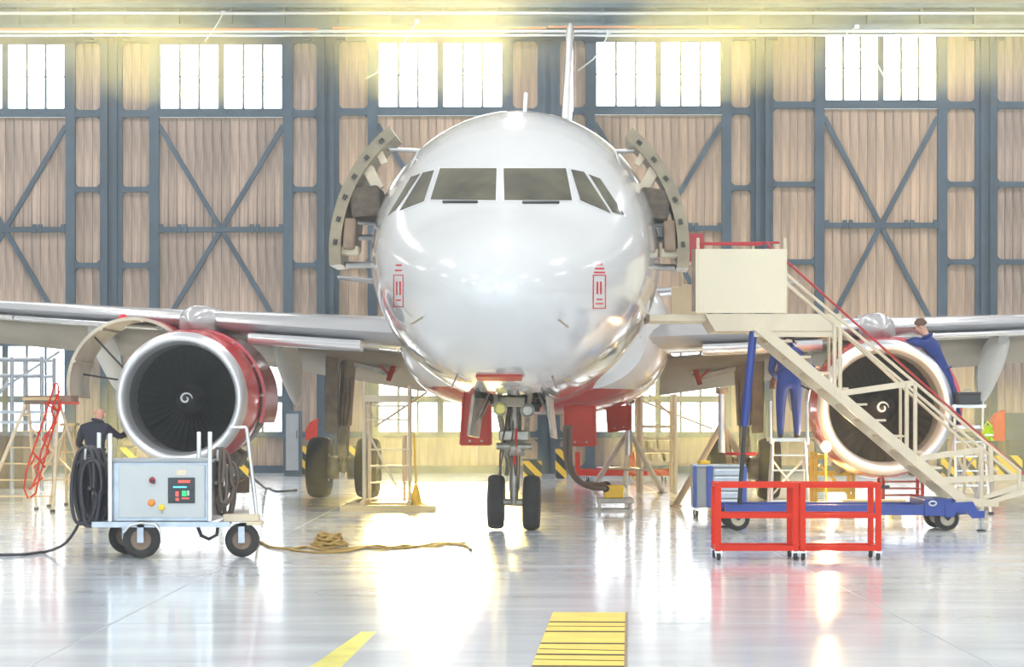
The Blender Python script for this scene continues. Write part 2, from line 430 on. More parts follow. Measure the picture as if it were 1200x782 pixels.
# overhead door track: girder, rails and pipes
gi = MB(); gi.bb((wx(-140), YW-.35, wz(36)), (wx(1425), YW+.2, wz(31))); gi.bb((wx(-140), YW-.1, wz(31)), (wx(1425), YW+.05, wz(10))); gi.bb((wx(-140), YW-.4, wz(12)), (wx(1425), YW+.2, wz(7)))
gd = struct('trim_8', gi, M['girder'], 'blue-grey steel girder above the sliding doors')
for c_ in range(-100, 1420, 62):
    part('stiffener', MB().bb((wx(c_-1.5), YW-.3, wz(31)), (wx(c_+1.5), YW-.05, wz(12))), M['girder'], gd)
for q, r_, y_ in ((40.5, .05, -.5), (45, .035, -.45), (20, .045, -.55)):
    part('rail_pipe', MB().tube((wx(-140), YW+y_, wz(q)), (wx(1425), YW+y_, wz(q)), r_, 8), M['pipe'], gd)
for c_ in (105, 150, 360, 400, 640, 880, 905, 1140, 1170):
    part('roller_bracket', MB().bb((wx(c_-5), YW-.25, wz(48)), (wx(c_+5), YW-.02, wz(34))), M['frame'], gd)
for k, (p0, p1, q) in enumerate(((-120, 374, 38.5), (392, 640, 37), (642, 872, 36))):
    o = part('copper_pipe', MB().tube((wx(p0), YW-.55, wz(q)), (wx(p1), YW-.55, wz(q)), .035, 8), M['copper'], gd)
# cable ties hanging from the girder
tg = thing('hanging_cable', 'thin pale cable hanging in front of the second upper window from the left', 'cable', (wx(262), YW-.5, wz(36)))
for k, (lab, pts) in enumerate((
    ('thin pale cable hanging above the second upper window from the left', [(265, 20), (259, 32), (252, 42), (244, 53)]),
    ('thin pale cable crossing the left half of the middle upper window', [(490, 30), (482, 42), (474, 56), (462, 74), (452, 84), (430, 97)]),
    ('short pale cable beside the upper window right of the tail fin', [(712, 42), (704, 62), (694, 74), (676, 87)]),
    ('thin pale cable above the rightmost upper window', [(1000, 36), (988, 44), (1000, 60), (1018, 70), (1032, 95)]))):
    P_ = [Vector((wx(x), YW-.6, wz(y))) for x, y in pts]
    if k == 0: bpy.data.objects.remove(tg)
    o = thing('hanging_cable', lab, 'cable', P_[0]); o['group'] = 'cables hanging from the door girder'
    wpart('strand', MB().path(P_, .022, 6), M['rope'], o)
    wpart('clip', MB().box(P_[0], (.12, .08, .1)), M['pipe'], o)

# floor markings and recessed cover plates
def flat(pts, z): return [(p.x, p.y, z) for p in pts]
mk = MB(); a_, b_, c2, d2 = floor_at(352, 790), floor_at(392, 790), floor_at(441, 741), floor_at(423, 741)
mk.prism(flat([a_, b_, c2, d2], .0005), (0, 0, .0015)); part('floor_marking', mk, M['marking'], fl)
yb = [16.58, 15.76, 15.06, 14.27, 13.60, 12.96, 12.3]
PA = math.atan2(.205, 3.62)
def plate_x(d): return .6125 + (d-16.58)*.0566
M['crack'] = mat('dark_gap', (.05, .035, .02), .8)
for k in range(6):
    d1, d0 = yb[k], yb[k+1]; dm = (d0+d1)/2
    part('cover_plate', MB().box((0, 0, .002), (.575, (d1-d0)-.05, .004), None), M['coverplate'], fl, loc=(plate_x(dm), dm-CAMD, 0), rot=(0, 0, -PA))
    part('plate_gap_strip', MB().box((0, 0, .003), (.575, .07, .006), (0, 0, random.uniform(-.02, .02))), M['crack'], fl, loc=(plate_x(d0), d0-CAMD, 0), rot=(0, 0, -PA))
    if k in (1, 3, 4): part('plate_crack', MB().box((0, 0, .003), (.57, .02, .0064), (0, 0, random.uniform(-.16, .03))), M['crack'], fl, loc=(plate_x(dm), dm-CAMD+random.uniform(-.1, .1), 0), rot=(0, 0, -PA))
part('plate_edge_rail', MB().box((0, 0, .004), (.02, yb[0]-yb[-1], .008)), M['brown'], fl, loc=(plate_x(14.44)+.297, 14.44-CAMD, 0), rot=(0, 0, -PA))
for yy in (-19, -13, -7, -1, 5, 11, 17, 23): part('floor_joint', MB().bb((-HX, yy-.006, 0), (HX, yy+.006, .0012)), M['grey'], fl)
for xx in (-9, -3, 3, 9): part('floor_joint', MB().bb((xx-.006, -30, 0), (xx+.006, YW, .0012)), M['grey'], fl)

# high-bay lamps under the roof (light of each lamp included)
lampm = None
li = 0
for ry, yy in enumerate((-36, -24, -12, 0, 12, 23)):
    for rx, xx in enumerate((-24, -12, 0, 12, 24)):
        lab = 'high-bay roof lamp, %s row from the hangar mouth, %s from the left' % (('first', 'second', 'third', 'fourth', 'fifth', 'sixth')[ry], ('first', 'second', 'third', 'fourth', 'fifth')[rx])
        if lampm is None:
            t = thing('high_bay_lamp', lab, 'lamp', (xx, yy, HZ-1.6), 0, 'high-bay lamps under the roof')
            part('housing', MB().lathe([(.0, .33), (.05, .34), (.3, .16), (.5, .14), (.52, 0)], axis='z', n=20), M['grey'], t)
            part('diffuser', MB().lathe([(.0, 0), (-.005, .3), (.02, .32)], axis='z', n=20), M['lamp'], t)
            part('hanger', MB().tube((0, 0, .5), (0, 0, 1.6), .015, 6), M['steel'], t)
            ld = bpy.data.lights.new('lamp_light', 'AREA'); ld.shape = 'DISK'; ld.size = .6; ld.energy = 420; ld.color = (.99, .98, .97)
            lo = bpy.data.objects.new('lamp_light', ld); C.objects.link(lo); lo.parent = t; lo.location = (0, 0, -.03)
            lampm = t
        else: dup(lampm, None, (xx, yy, HZ-1.6), None, lab)

# ------------------------------------------------------------------ the airliner
ac = thing('airliner', 'white twin-engine jet airliner nose-on with open front doors and red engine cowls', 'airplane', (0.02, 0, 0))
YAW, ROLL = math.radians(-2.9), math.radians(0.77)
ac.rotation_euler = (0, ROLL, YAW)
AM = Matrix.Translation((0.02, 0, 0)) @ Euler((0, ROLL, YAW)).to_matrix().to_4x4()
AI = AM.inverted()
def aloc(px, py, yl):
    """point on the sight line of a pixel at aircraft station yl (local)"""
    o = AI @ Vector((0, -CAMD, CAMH)); p = AI @ at(px, py, 0); d = p-o
    t = (yl-o.y)/d.y
    return o + d*t
CL = 3.80; NT = -5.07           # fuselage centre height, nose-tip station
prof = [  # x from nose, top, bottom, half width, height of widest point (relative to the centre line)
 (0.00, -.80, -.80, 0.00, -.80), (.06, -.60, -.98, .24, -.80), (.2, -.44, -1.13, .47, -.78), (.45, -.24, -1.28, .72, -.74), (.8, -.04, -1.43, .97, -.68), (1.2, .15, -1.57, 1.18, -.60),
 (1.65, .36, -1.70, 1.37, -.50), (2.1, .66, -1.79, 1.53, -.40), (2.6, .99, -1.87, 1.67, -.30), (3.1, 1.29, -1.93, 1.77, -.22), (3.7, 1.58, -1.98, 1.86, -.14), (4.4, 1.82, -2.03, 1.93, -.07),
 (5.2, 1.98, -2.06, 1.965, -.02), (6.2, 2.06, -2.07, 1.975, 0), (7.2, 2.07, -2.07, 1.975, 0), (20.5, 2.07, -2.07, 1.975, 0), (23, 2.07, -1.85, 1.93, .08), (26, 2.03, -1.25, 1.7, .3), (29, 1.9, -.45, 1.25, .6), (31.5, 1.7, .25, .8, .9), (33.3, 1.45, .75, .35, 1.1), (33.8, 1.25, .95, .02, 1.1)]
pa = np.array(prof)
def pchip(x, xs, ys):
    h = np.diff(xs); dl = np.diff(ys)/h; m_ = np.zeros(len(xs))
    for i in range(1, len(xs)-1):
        if dl[i-1]*dl[i] > 0: w1 = 2*h[i]+h[i-1]; w2 = h[i]+2*h[i-1]; m_[i] = (w1+w2)/(w1/dl[i-1]+w2/dl[i])
    m_[0] = dl[0]; m_[-1] = dl[-1]
    i = min(max(np.searchsorted(xs, x)-1, 0), len(xs)-2); t = (x-xs[i])/h[i]
    return (2*t**3-3*t**2+1)*ys[i]+(t**3-2*t**2+t)*h[i]*m_[i]+(-2*t**3+3*t**2)*ys[i+1]+(t**3-t**2)*h[i]*m_[i+1]
def ring(x, n=72, grow=0.0):
    tp, bt, hw, zc = [pchip(x, pa[:, 0], pa[:, k]) for k in (1, 2, 3, 4)]
    out = []
    for k in range(n):
        a = 2*PI*(k+.5)/n; sx, cz = math.sin(a), math.cos(a)
        out.append(Vector(((hw+grow)*sx, NT+x, CL + zc + (tp-zc+grow)*cz if cz >= 0 else CL + zc + (zc-bt+grow)*cz)))
    return out
xs_ = [0.004] + [.06*(k/4)**1.5 for k in range(1, 5)] + list(np.linspace(.1, 1.2, 16)) + list(np.linspace(1.28, 3.5, 24)) + [3.55, 3.9, 4.3, 4.7, 5.1, 5.5, 5.75, 5.8, 6.2, 6.7, 7.2, 9, 11, 13, 15, 17, 19, 20.5] + list(np.linspace(21.5, 33.3, 20)) + [33.6, 33.8]
rings = [ring(x) for x in xs_]; nR = 72
fb = MB(); V = [p for r in rings for p in r]; F = []
for i in range(len(xs_)-1):
    xm = (xs_[i]+xs_[i+1])/2
    for k in range(nR):
        k2 = (k+1) % nR
        a = 2*PI*(k+1)/nR
        if 3.5 < xm < 5.8 and abs(a-PI) < 2*PI*2.6/nR*1.0: continue        # nose gear bay opening
        F.append((i*nR+k, i*nR+k2, (i+1)*nR+k2, (i+1)*nR+k))
fb.add(V, F, True); fb.add(rings[0], [tuple(range(nR))], True); fb.add(rings[-1], [tuple(reversed(range(nR)))], True)
fus = part('fuselage', fb, M['white'], ac)
bvh = BVHTree.FromPolygons([Vector(v) for v in fb.v], fb.f)
cam_l = AI @ Vector((0, -CAMD, CAMH))
def hit(px, py):
    d = ((AI @ at(px, py, 0)) - cam_l).normalized()
    h = bvh.ray_cast(cam_l, d)
    if h[0] is None: return None
    n_ = h[1] if h[1].dot(d) < 0 else -h[1]
    return h[0], n_
def patch(name, quad, m, parent, off=.006, nu=10, nv=8, depth=.02):
    """panel lying on the fuselage skin, its corners read as pixels TL, TR, BR, BL"""
    G = []; 
    for i in range(nu+1):
        r_ = []
        for j in range(nv+1):
            u, v_ = i/nu, j/nv
            x = (1-v_)*((1-u)*quad[0][0]+u*quad[1][0]) + v_*((1-u)*quad[3][0]+u*quad[2][0])
            y = (1-v_)*((1-u)*quad[0][1]+u*quad[1][1]) + v_*((1-u)*quad[3][1]+u*quad[2][1])
            h = hit(x, y)
            if h is None: return None
            r_.append(h)
        G.append(r_)
    mb = MB()
    mb.grid([[p+n_*off for p, n_ in r_] for r_ in G])
    bd = [(0, j) for j in range(nv+1)] + [(i, nv) for i in range(1, nu+1)] + [(nu, j) for j in range(nv-1, -1, -1)] + [(i, 0) for i in range(nu-1, 0, -1)]
    top = [G[i][j][0]+G[i][j][1]*off for i, j in bd]; bot = [G[i][j][0]-G[i][j][1]*depth for i, j in bd]; n = len(bd)
    mb.add(top+bot, [(k, (k+1) % n, n+(k+1) % n, n+k) for k in range(n)])
    return part(name, mb, m, parent)
M['wframe'] = mat('window_surround', (.55, .56, .57), .3)
wins = [
 [(516, 198), (582, 198), (581, 235), (505, 234)], [(590, 198), (663, 198), (670, 235), (591, 235)],
 [(496, 203), (509, 200), (497, 236), (469, 247)], [(669, 199), (684, 202), (715, 250), (680, 235)],
 [(482, 208), (493, 204), (464, 246), (455, 253)], [(690, 205), (703, 210), (731, 252), (718, 249)]]
for q in wins:
    cx = sum(p[0] for p in q)/4; cy = sum(p[1] for p in q)/4
    big = [(cx+(p[0]-cx)*1.0+(2 if p[0] > cx else -2), p[1]+(1.6 if p[1] > cy else -1.6)) for p in q]
    wf = patch('window_surround', big, M['wframe'], fus, .004)
    wp = patch('window_pane', q, M['glass'], fus, .010)
    if wp is None: print('pane missed', q)
for q in ([(519, 236.5), (560, 236.5), (560, 238.2), (519, 238.2)], [(612, 237), (655, 237), (655, 238.8), (612, 238.8)]):
    patch('wiper', q, M['black'], fus, .02, 8, 1)
# red service markings on the nose
def outline(x0, x1, y0, y1, t, slots):
    L_ = [[(x0, y0), (x1, y0), (x1, y0+t), (x0, y0+t)], [(x0, y1-t), (x1, y1-t), (x1, y1), (x0, y1)], [(x0, y0), (x0+t, y0), (x0+t, y1), (x0, y1)], [(x1-t, y0), (x1, y0), (x1, y1), (x1-t, y1)]] + slots
    for q in L_: patch('red_marking', q, M['red'], fus, .003, 3, 6, .002)
def qd(x0, y0, x1, y1): return [(x0, y0), (x1, y0), (x1, y1), (x0, y1)]
outline(694.5, 710, 322, 362, 1.3, [qd(698, 309, 706, 311), qd(697, 314, 708, 316), qd(696, 318.5, 709, 320.5), qd(699, 330, 701, 345), qd(703, 330, 705, 345), qd(699, 350, 706, 352), qd(698, 355, 707, 357)])
outline(461, 473, 322, 360, 1.1, [qd(464, 310, 471, 312), qd(463, 316, 471, 318), qd(464, 330, 466, 346), qd(468, 330, 470, 346), qd(464, 351, 470, 353)])
# probes
for (px, py, dx, dz) in ((655, 375, .05, -.03), (647, 441, .03, -.06), (535, 441, -.03, -.06), (495, 372, -.05, -.03)):
    h = hit(px, py)
    if h: p, n_ = h; part('probe', MB().tube(p, p+n_*.09+Vector((dx, 0, dz)), .014, 6).tube(p+n_*.09+Vector((dx, -.1, dz)), p+n_*.09+Vector((dx, .06, dz)), .012, 6), M['gear_dirty'], ac)
# antenna blade on the crown
part('antenna', MB().prism([(-.02, 1.45, CL+2.03), (-.02, 1.85, CL+2.03), (-.014, 1.95, CL+2.48), (-.014, 1.78, CL+2.48)], (.04, 0, 0)), M['whiteplain'], ac)
# belly fairing
fx = [(9.6-5.07, .10), (9.9-5.07, .45), (10.5-5.07, .78), (11.5-5.07, .95), (13-5.07, 1), (18-5.07, 1), (20-5.07, .8), (21.5-5.07, .3), (22-5.07, .1)]
G = []
for y, k in fx:
    r_ = []
    for j in range(41):
        a = -PI*.66 + (PI*1.32)*j/40
        e = .8
        sx = math.copysign(abs(math.sin(a))**e, math.sin(a)); cz = math.copysign(abs(math.cos(a))**e, math.cos(a))
        hw = 1.80 + .50*k; hz = 1.0+.36*k
        r_.append(Vector((hw*sx, y, CL-.86 - hz*cz)))
    G.append(r_)
fa = MB().grid(G); fa.add(G[0], [tuple(range(41))]); fa.add(G[-1], [tuple(range(41))])
part('belly_fairing', fa, M['fairing'], ac)

# wings -----------------------------------------------------------
def airfoil(n=12, t=.105):
    up, lo = [], []
    for i in range(n+1):
        x = (1-math.cos(PI*i/n))/2
        yt = 5*t*(.2969*math.sqrt(x)-.126*x-.3516*x*x+.2843*x**3-.1015*x**4)
        up.append((x, yt*1.05)); lo.append((x, -yt*.95+.012*math.sin(PI*x)))
    return up, lo
def wing_sec(L):
    """leading edge station, leading edge height, chord at lateral L"""
    le = 4.65 + (abs(L)-2.0)*.52; z = 2.86 + (abs(L)-2.0)*.069
    if abs(L) < 6.4: ch = 6.1 - (abs(L)-2.0)*.52*1.0 + 0 if abs(L) >= 2 else 6.1+.2
    else: ch = 3.81 - (abs(L)-6.4)*.215
    return le, z, ch
up, lo = airfoil()
for sgn in (-1, 1):
    wgr = MB(); G = []
    for L_ in (1.2, 2.0, 3.0, 4.2, 5.3, 6.4, 8, 10, 12, 14, 16, 16.9):
        le, z, ch = wing_sec(L_); ring_ = [Vector((sgn*L_, le+x*ch, z + zz*ch)) for x, zz in up] + [Vector((sgn*L_, le+x*ch, z + zz*ch)) for x, zz in reversed(lo)]
        G.append(ring_)
    wgr.grid(G); wgr.add(G[-1], [tuple(range(len(G[-1])))])
    wg = part('wing', wgr, M['wing'], ac)
    # drooped slats: a curved strip ahead of and below the leading edge
    for (l0, l1, drop, hgt) in ((2.75, 4.75, .25, .19), (6.5, 9.4, .17, .09), (9.45, 12.4, .16, .08), (12.45, 15.6, .15, .07)):
        G = []
        for L_ in np.linspace(l0, l1, 7):
            le, z, ch = wing_sec(L_); r_ = []
            for k in range(9):
                a = PI*.5 + PI*k/8
                r_.append(Vector((sgn*L_, le - .10 + .16*math.cos(a) - 0*k, z - drop + hgt/2*math.sin(a)*1.0)))
            r_.append(Vector((sgn*L_, le+.25, z-drop-hgt*.35))); r_.append(Vector((sgn*L_, le+.35, z-drop+hgt*.55)))
            G.append(r_)
        sl = MB().grid([g + [g[0]] for g in G]); sl.add(G[0], [tuple(range(11))]); sl.add(G[-1], [tuple(range(11))])
        part('slat', sl, M['slat'], wg)
        for L_ in (l0+.4, l1-.4):
            le, z, ch = wing_sec(L_); part('slat_track', MB().bar((sgn*L_, le+.1, z-drop), (sgn*L_, le+.5, z-.12), .07, .05, (1, 0, 0)), M['gear_dirty'], wg)
    # extended flaps
    for (l0, l1, fc0, fc1) in ((2.2, 6.3, 1.35, 1.20), (6.45, 13.0, 1.0, .75)):
        G = []
        for q in np.linspace(0, 1, 9):
            L_ = l0+(l1-l0)*q; le, z, ch = wing_sec(L_); fc = fc0+(fc1-fc0)*q
            dr = math.radians(29-8*q if l0 < 5 else 33); ys, zs = le+ch*.96, z-.12 - (.10*(1-q) if l0 < 5 else .02); r_ = []
            for x, zz in [(0, 0), (.05, .055), (.2, .08), (.5, .055), (1, .004), (1, -.004), (.5, -.02), (.15, -.05), (.04, -.04)]:
                yy, z2 = x*fc, zz*fc*1.3
                r_.append(Vector((sgn*L_, ys+yy*math.cos(dr)+z2*math.sin(dr), zs-yy*math.sin(dr)+z2*math.cos(dr))))
            G.append(r_)
        flp = MB().grid([g+[g[0]] for g in G]); flp.add(G[0], [tuple(range(9))]); flp.add(G[-1], [tuple(range(9))])
        part('flap', flp, M['flap'], wg)
    # canoe fairings of the flap tracks, tails hanging down
    for L_ in (4.72, 8.45, 11.6):
        le, z, ch = wing_sec(L_); p0 = Vector((sgn*L_, le+ch*.62, z-.22)); G = []
        for q in np.linspace(0, 1, 15):
            cen = p0 + Vector((0, 2.0*q, -.10*q - .95*q*q)); rx = .24*math.sin(PI*min(.98, q*.90+.06))**.6; rz = rx*1.05
            G.append([cen + Vector((rx*math.cos(2*PI*k/14), 0, rz*math.sin(2*PI*k/14))) for k in range(14)])
        cn = MB().grid([g+[g[0]] for g in G]); cn.add(G[-1], [tuple(range(14))]); cn.add(G[0], [tuple(range(14))])
        part('flap_track_fairing', cn, M['whiteplain'], wg)

bp = aloc(144, 377, 7.05)
bc = part('wing_beacon', MB().box(bp, (.22, .16, .08), None, .02), M['whiteplain'], ac)
part('beacon_lens', MB().lathe([(.04, .10), (.08, .09), (.12, .05), (.13, 0)], bp, 'z', 16), M['red'], bc)

# tail ----------------------------------------------------------------
vf = MB(); G = []
for q, (y0, y1, z) in enumerate(((21.6, 27.9, CL+1.7), (22.8, 28.0, CL+2.6), (26.6, 28.9, CL+8.05), (27.05, 28.95, CL+8.25))):
    r_ = []
    for x, zz in up: r_.append(Vector((zz*(y1-y0)*.85, y0+x*(y1-y0), z)))
    for x, zz in reversed(up): r_.append(Vector((-zz*(y1-y0)*.85, y0+x*(y1-y0), z)))
    G.append(r_)
vf.grid(G); vf.add(G[-1], [tuple(range(len(G[-1])))]); part('tail_fin', vf, M['white'], ac)
for sgn in (-1, 1):
    G = []
    for (L_, y0, y1, z) in ((.5, 24.6, 28.0, CL+.85), (6.2, 27.4, 28.8, CL+1.45)):
        G.append([Vector((sgn*L_, y0+x*(y1-y0), z+zz*(y1-y0)*.8)) for x, zz in up] + [Vector((sgn*L_, y0+x*(y1-y0), z-zz*(y1-y0)*.8)) for x, zz in reversed(up)])
    hs_ = MB().grid(G); hs_.add(G[-1], [tuple(range(len(G[-1])))]); part('tailplane', hs_, M['wing'], ac)

# engines ---------------------------------------------------------------
blade_me = None
def engine(L_, zc, cowls):
    global blade_me
    YI = 5.0
    body = MB().lathe([(2.35, 1.02), (3.0, .98), (3.9, .82), (4.5, .62), (4.5, .5), (5.3, .34)], n=40).lathe([(.98, .93), (1.0, 1.0), (2.35, 1.02)], n=40)
    en = part('engine', body, M['core'], ac, loc=(L_, YI, zc))
    lip = [(.30, .885), (.14, .90), (.05, .93), (.0, .975), (.012, 1.012), (.05, 1.045), (.14, 1.075), (.22, 1.092)]
    part('inlet_lip', MB().lathe(lip, n=72), M['lip'], en)
    part('inlet_barrel', MB().lathe([(.22, 1.092), (.5, 1.135), (.85, 1.165), (1.02, 1.17), (1.02, 1.08)], n=72), M['red'], en)
    part('inlet_liner', MB().lathe([(.30, .885), (.6, .885), (1.05, .885)], n=72), M['liner'], en)
    part('fan_back', MB().lathe([(1.08, .885), (1.12, .0)], n=40), M['fanback'], en)
    if blade_me is None:
        G = []
        for q in np.linspace(0, 1, 6):
            r_ = .25+.63*q; tw = math.radians(32+32*q); cw = .085+.055*q
            row = []
            for s_ in (-1, -.3, .4, 1):
                x = s_*cw*math.sin(tw) ; y = s_*cw*math.cos(tw)*.9 + .02*(1-s_*s_)
                row.append(Vector((x + .05*q*q, .92+y, r_)))
            G.append(row)
        blade_me = MB().grid(G).mesh('fan_blade'); blade_me.materials.append(M['blade'])
    for k in range(36):
        o = bpy.data.objects.new('fan_blade', blade_me); C.objects.link(o); o.parent = en; o.rotation_euler = (0, 2*PI*k/36, 0)
    part('spinner', MB().lathe([(.50, 0), (.52, .045), (.6, .12), (.75, .2), (.98, .27)], n=32), M['spinner'], en)
    pts = []
    for k in range(40):
        q = k/39; a = 2*PI*1.15*q+.6; r_ = .03+.072*q; yy = .505 + (r_/.27)**1.35*.30
        pts.append(Vector((r_*math.sin(a), yy-.012, r_*math.cos(a))))
    sw = MB(); sw.path(pts, [.008+.014*math.sin(PI*k/39) for k in range(40)], 6)
    part('spinner_spiral', sw, M['whiteplain'], en)
    # pylon
    py_ = MB().prism([(-.22, .9, 1.0), (-.22, 1.3, 1.22), (-.22, 2.4, 1.58), (-.22, 5.4, 1.35), (-.22, 4.6, .6), (-.22, 2.0, .8)], (.44, 0, 0))
    py_.lathe([(.7, .0), (.85, .16), (1.3, .30), (2.2, .34), (3.2, .25), (3.6, .0)], (0, 0, 1.28), n=16)
    part('pylon', py_, M['wing'], en)
    # fan cowl doors hinged at the top, swung open
    for sgn, th, span in cowls:
        RD = 1.13 if th > 50 else 1.04 if th > 20 else 1.185; ZC = -.16 if th > 50 else -.02 if th > 20 else 0; hz_ = Vector((sgn*.14, 0, RD+ZC-.01)); mb = MB()
        a0, a1 = .10, math.radians(span)
        R_ = Matrix.Rotation(-sgn*math.radians(th), 3, 'Y') if True else None
        def arc(r_, y): 
            o_ = []
            for k in range(29):
                a = a0+(a1-a0)*k/28; p = Vector((sgn*r_*math.sin(a), y, ZC+r_*math.cos(a)))
                o_.append(hz_ + R_ @ (p-hz_))
            return o_
        O0, O1, I0, I1 = arc(RD, 1.05), arc(RD, 2.35), arc(RD-.055, 1.05), arc(RD-.055, 2.35)
        outer = MB().grid([O0, O1])
        if th < 20: outer.grid([O0, I0])
        co = part('fan_cowl_door', outer, M['red'], en)
        inn = MB().grid([I0, I1])
        if th >= 20: inn.grid([O0, I0])
        inn.grid([O1, I1]); inn.grid([[O0[0], O1[0]], [I0[0], I1[0]]]); inn.grid([[O0[-1], O1[-1]], [I0[-1], I1[-1]]])
        part('cowl_lining', inn, M['cowl_in'] if L_ < 0 else M['cowl_brown'], co)  # right engine linings browner, their shade put into the colour
        for k in (8, 15, 22):
            part('cowl_rib', MB().bar(I0[k]*.995+hz_*.005, I1[k]*.995+hz_*.005, .04, .05, (I0[k]-hz_)), M['cowl_in'], co)
        for k, y in ((17, 1.3), (24, 1.9)):
            q = arc(RD-.055, y)[k]; part('hold_open_rod', MB().tube(q, Vector((sgn*.98, y, .25)), .018, 6), M['black'], en)
    # accessory lines on the fan case
    for k in range(9):
        a = random.uniform(.3, 2*PI-.3); y = random.uniform(1.1, 2.2); r_ = 1.03
        pts = [Vector(((r_+.03)*math.sin(a+q*.5), y+.05*math.sin(q*9), (r_+.03)*math.cos(a+q*.5))) for q in np.linspace(0, 1, 7)]
        part('fuel_line', MB().path(pts, .022, 6), M['gear'], en)
    part('gearbox', MB().box((.55, 1.7, -.92), (.5, .5, .28), (0, .5, 0), .04), M['core'], en); part('oil_tank', MB().box((-.5, 1.6, -.95), (.35, .4, .22), (0, -.5, 0), .04), M['core'], en)
    return en
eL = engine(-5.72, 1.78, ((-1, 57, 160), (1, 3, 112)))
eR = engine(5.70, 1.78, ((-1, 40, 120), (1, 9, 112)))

# wheels and gear ---------------------------------------------------------
def wheel_parts(parent, c, R_, W_, hubr, nm='tyre'):
    n = 12; prof_ = [(-W_*.42, hubr)]
    for k in range(n+1):
        a = PI*k/n; prof_.append((-W_/2*math.cos(a)*1.0, R_-(W_*.28)*(1-math.sin(a)**.7)))
    prof_.append((W_*.42, hubr))
    ty = part(nm, MB().lathe(prof_, c, 'x', 40), M['rubber'], parent)
    part('wheel_hub', MB().lathe([(-W_*.30, 0), (-W_*.34, hubr*.4), (-W_*.30, hubr*.5), (-W_*.24, hubr*.9), (-W_*.42, hubr)], c, 'x', 24).lathe([(W_*.30, 0), (W_*.34, hubr*.4), (W_*.30, hubr*.5), (W_*.24, hubr*.9), (W_*.42, hubr)], c, 'x', 24), M['hub'], ty)
    return ty
ng = part('nose_gear', MB().tube((0, 0, .36), (0, -.05, 1.15), .06, 14).tube((0, -.05, 1.05), (0, -.12, 2.35), .095, 16).tube((-.29, 0, .38), (.29, 0, .38), .05, 12), M['gear'], ac)
for sx in (-1, 1): wheel_parts(ng, (sx*.245, 0, .378), .378, .23, .19)
part('torque_link', MB().bar((0, .08, .55), (0, .28, .82), .05, .14, (1, 0, 0)).bar((0, .28, .82), (0, .06, 1.12), .05, .14, (1, 0, 0)), M['gear_dirty'], ng)
part('drag_brace', MB().bar((-.16, -.1, 1.35), (-.26, -.95, 2.05), .07, .06, (1, 0, 0)).bar((.16, -.1, 1.35), (.26, -.95, 2.05), .07, .06, (1, 0, 0)).tube((-.28, -.95, 2.05), (.28, -.95, 2.05), .04, 8), M['gear_dirty'], ng)
part('steering_collar', MB().lathe([(1.02, .10), (1.02, .15), (1.22, .15), (1.22, .10)], (0, -.06, 0), 'z', 20).box((0, -.1, 1.3), (.42, .16, .14), None, .02).tube((-.24, -.15, 1.15), (.24, -.15, 1.15), .05, 10), M['gear'], ng)
for (x, z, m_, nm) in ((-.14, 1.66, 'lens', 'taxi_light'), (.22, 1.64, 'gear', 'taxi_light')):
    tl = part(nm, MB().lathe([(-.40, .0), (-.405, .05), (-.40, .08), (-.36, .085), (-.24, .06), (-.22, 0)], (x, -.75, z), 'y', 24), M[m_], ng)
    part('lamp_rim', MB().lathe([(-.41, .08), (-.42, .092), (-.36, .096)], (x, -.75, z), 'y', 24), M['gear'], tl)
for k in range(7):
    x0 = random.uniform(-.2, .2)
    part('hydraulic_hose', MB().path([Vector((x0+.05*math.sin(q*5+k), -.14-.05*math.cos(q*4+k), .75+q*1.2)) for q in np.linspace(0, 1, 9)], .013, 6), M['hose'], ng)
part('red_flag', MB().box((.02, -.2, 1.15), (.035, .012, .5), (0, .05, 0)), M['signal'], ng)
# bay behind the opening
bz = CL-2.1
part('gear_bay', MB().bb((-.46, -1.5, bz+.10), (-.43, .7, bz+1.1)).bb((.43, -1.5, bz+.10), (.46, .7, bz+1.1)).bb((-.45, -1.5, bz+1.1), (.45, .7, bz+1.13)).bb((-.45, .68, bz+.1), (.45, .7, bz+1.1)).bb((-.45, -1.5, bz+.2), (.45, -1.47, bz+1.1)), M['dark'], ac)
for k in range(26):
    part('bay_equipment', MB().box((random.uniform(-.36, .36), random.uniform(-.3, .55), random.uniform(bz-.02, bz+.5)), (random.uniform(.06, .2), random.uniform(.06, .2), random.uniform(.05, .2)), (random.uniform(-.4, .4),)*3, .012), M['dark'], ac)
part('bay_actuator', MB().box((-.02, -.35, bz+.06), (.36, .25, .14), None, .02).tube((-.3, -.3, bz), (-.1, -.2, bz+.3), .04).tube((.3, -.3, bz), (.12, -.2, bz+.3), .04), M['cream'], ac)
lipm = patch('bay_lip', [(558, 439), (612, 439), (611, 444), (560, 444)], M['reddoor'], ac, .03, 10, 3, .05)
# bay side doors (edge on) and the red belly doors behind
for sx in (-1, 1):
    dm = MB().prism([(sx*.46, -1.4, CL-1.96), (sx*.46, .7, CL-2.0), (sx*.53, .68, CL-2.55), (sx*.53, -1.25, CL-2.5)], (sx*.04, 0, 0))
    nd = part('nose_gear_door', dm, M['gear'], ac)
    for yy in (-.4, .4): part('door_strut', MB().tube((sx*.55, yy, CL-2.4), (sx*.3, yy, CL-1.85), .02, 6), M['gear'], nd)
def red_door(q, yl, tilt):
    P_ = [aloc(x, y, yl + (tilt if k in (2, 3) else 0)) for k, (x, y) in enumerate(q)]
    o = part('belly_door', MB().prism(P_, (0, .05, 0)), M['reddoor'], ac)
    e = MB()
    for k in range(4): e.tube(P_[k], P_[(k+1) % 4], .022, 6)
    part('door_edge', e, M['reddoor'], o)
    c_ = (P_[2]+P_[3])/2
    for f in (.3, .7): part('door_hinge', MB().box(P_[3].lerp(P_[2], f)+Vector((0, -.02, .05)), (.03, .03, .03)), M['gear'], o)
red_door([(544, 452), (574, 452), (575, 521), (540, 521)], 1.6, .1)
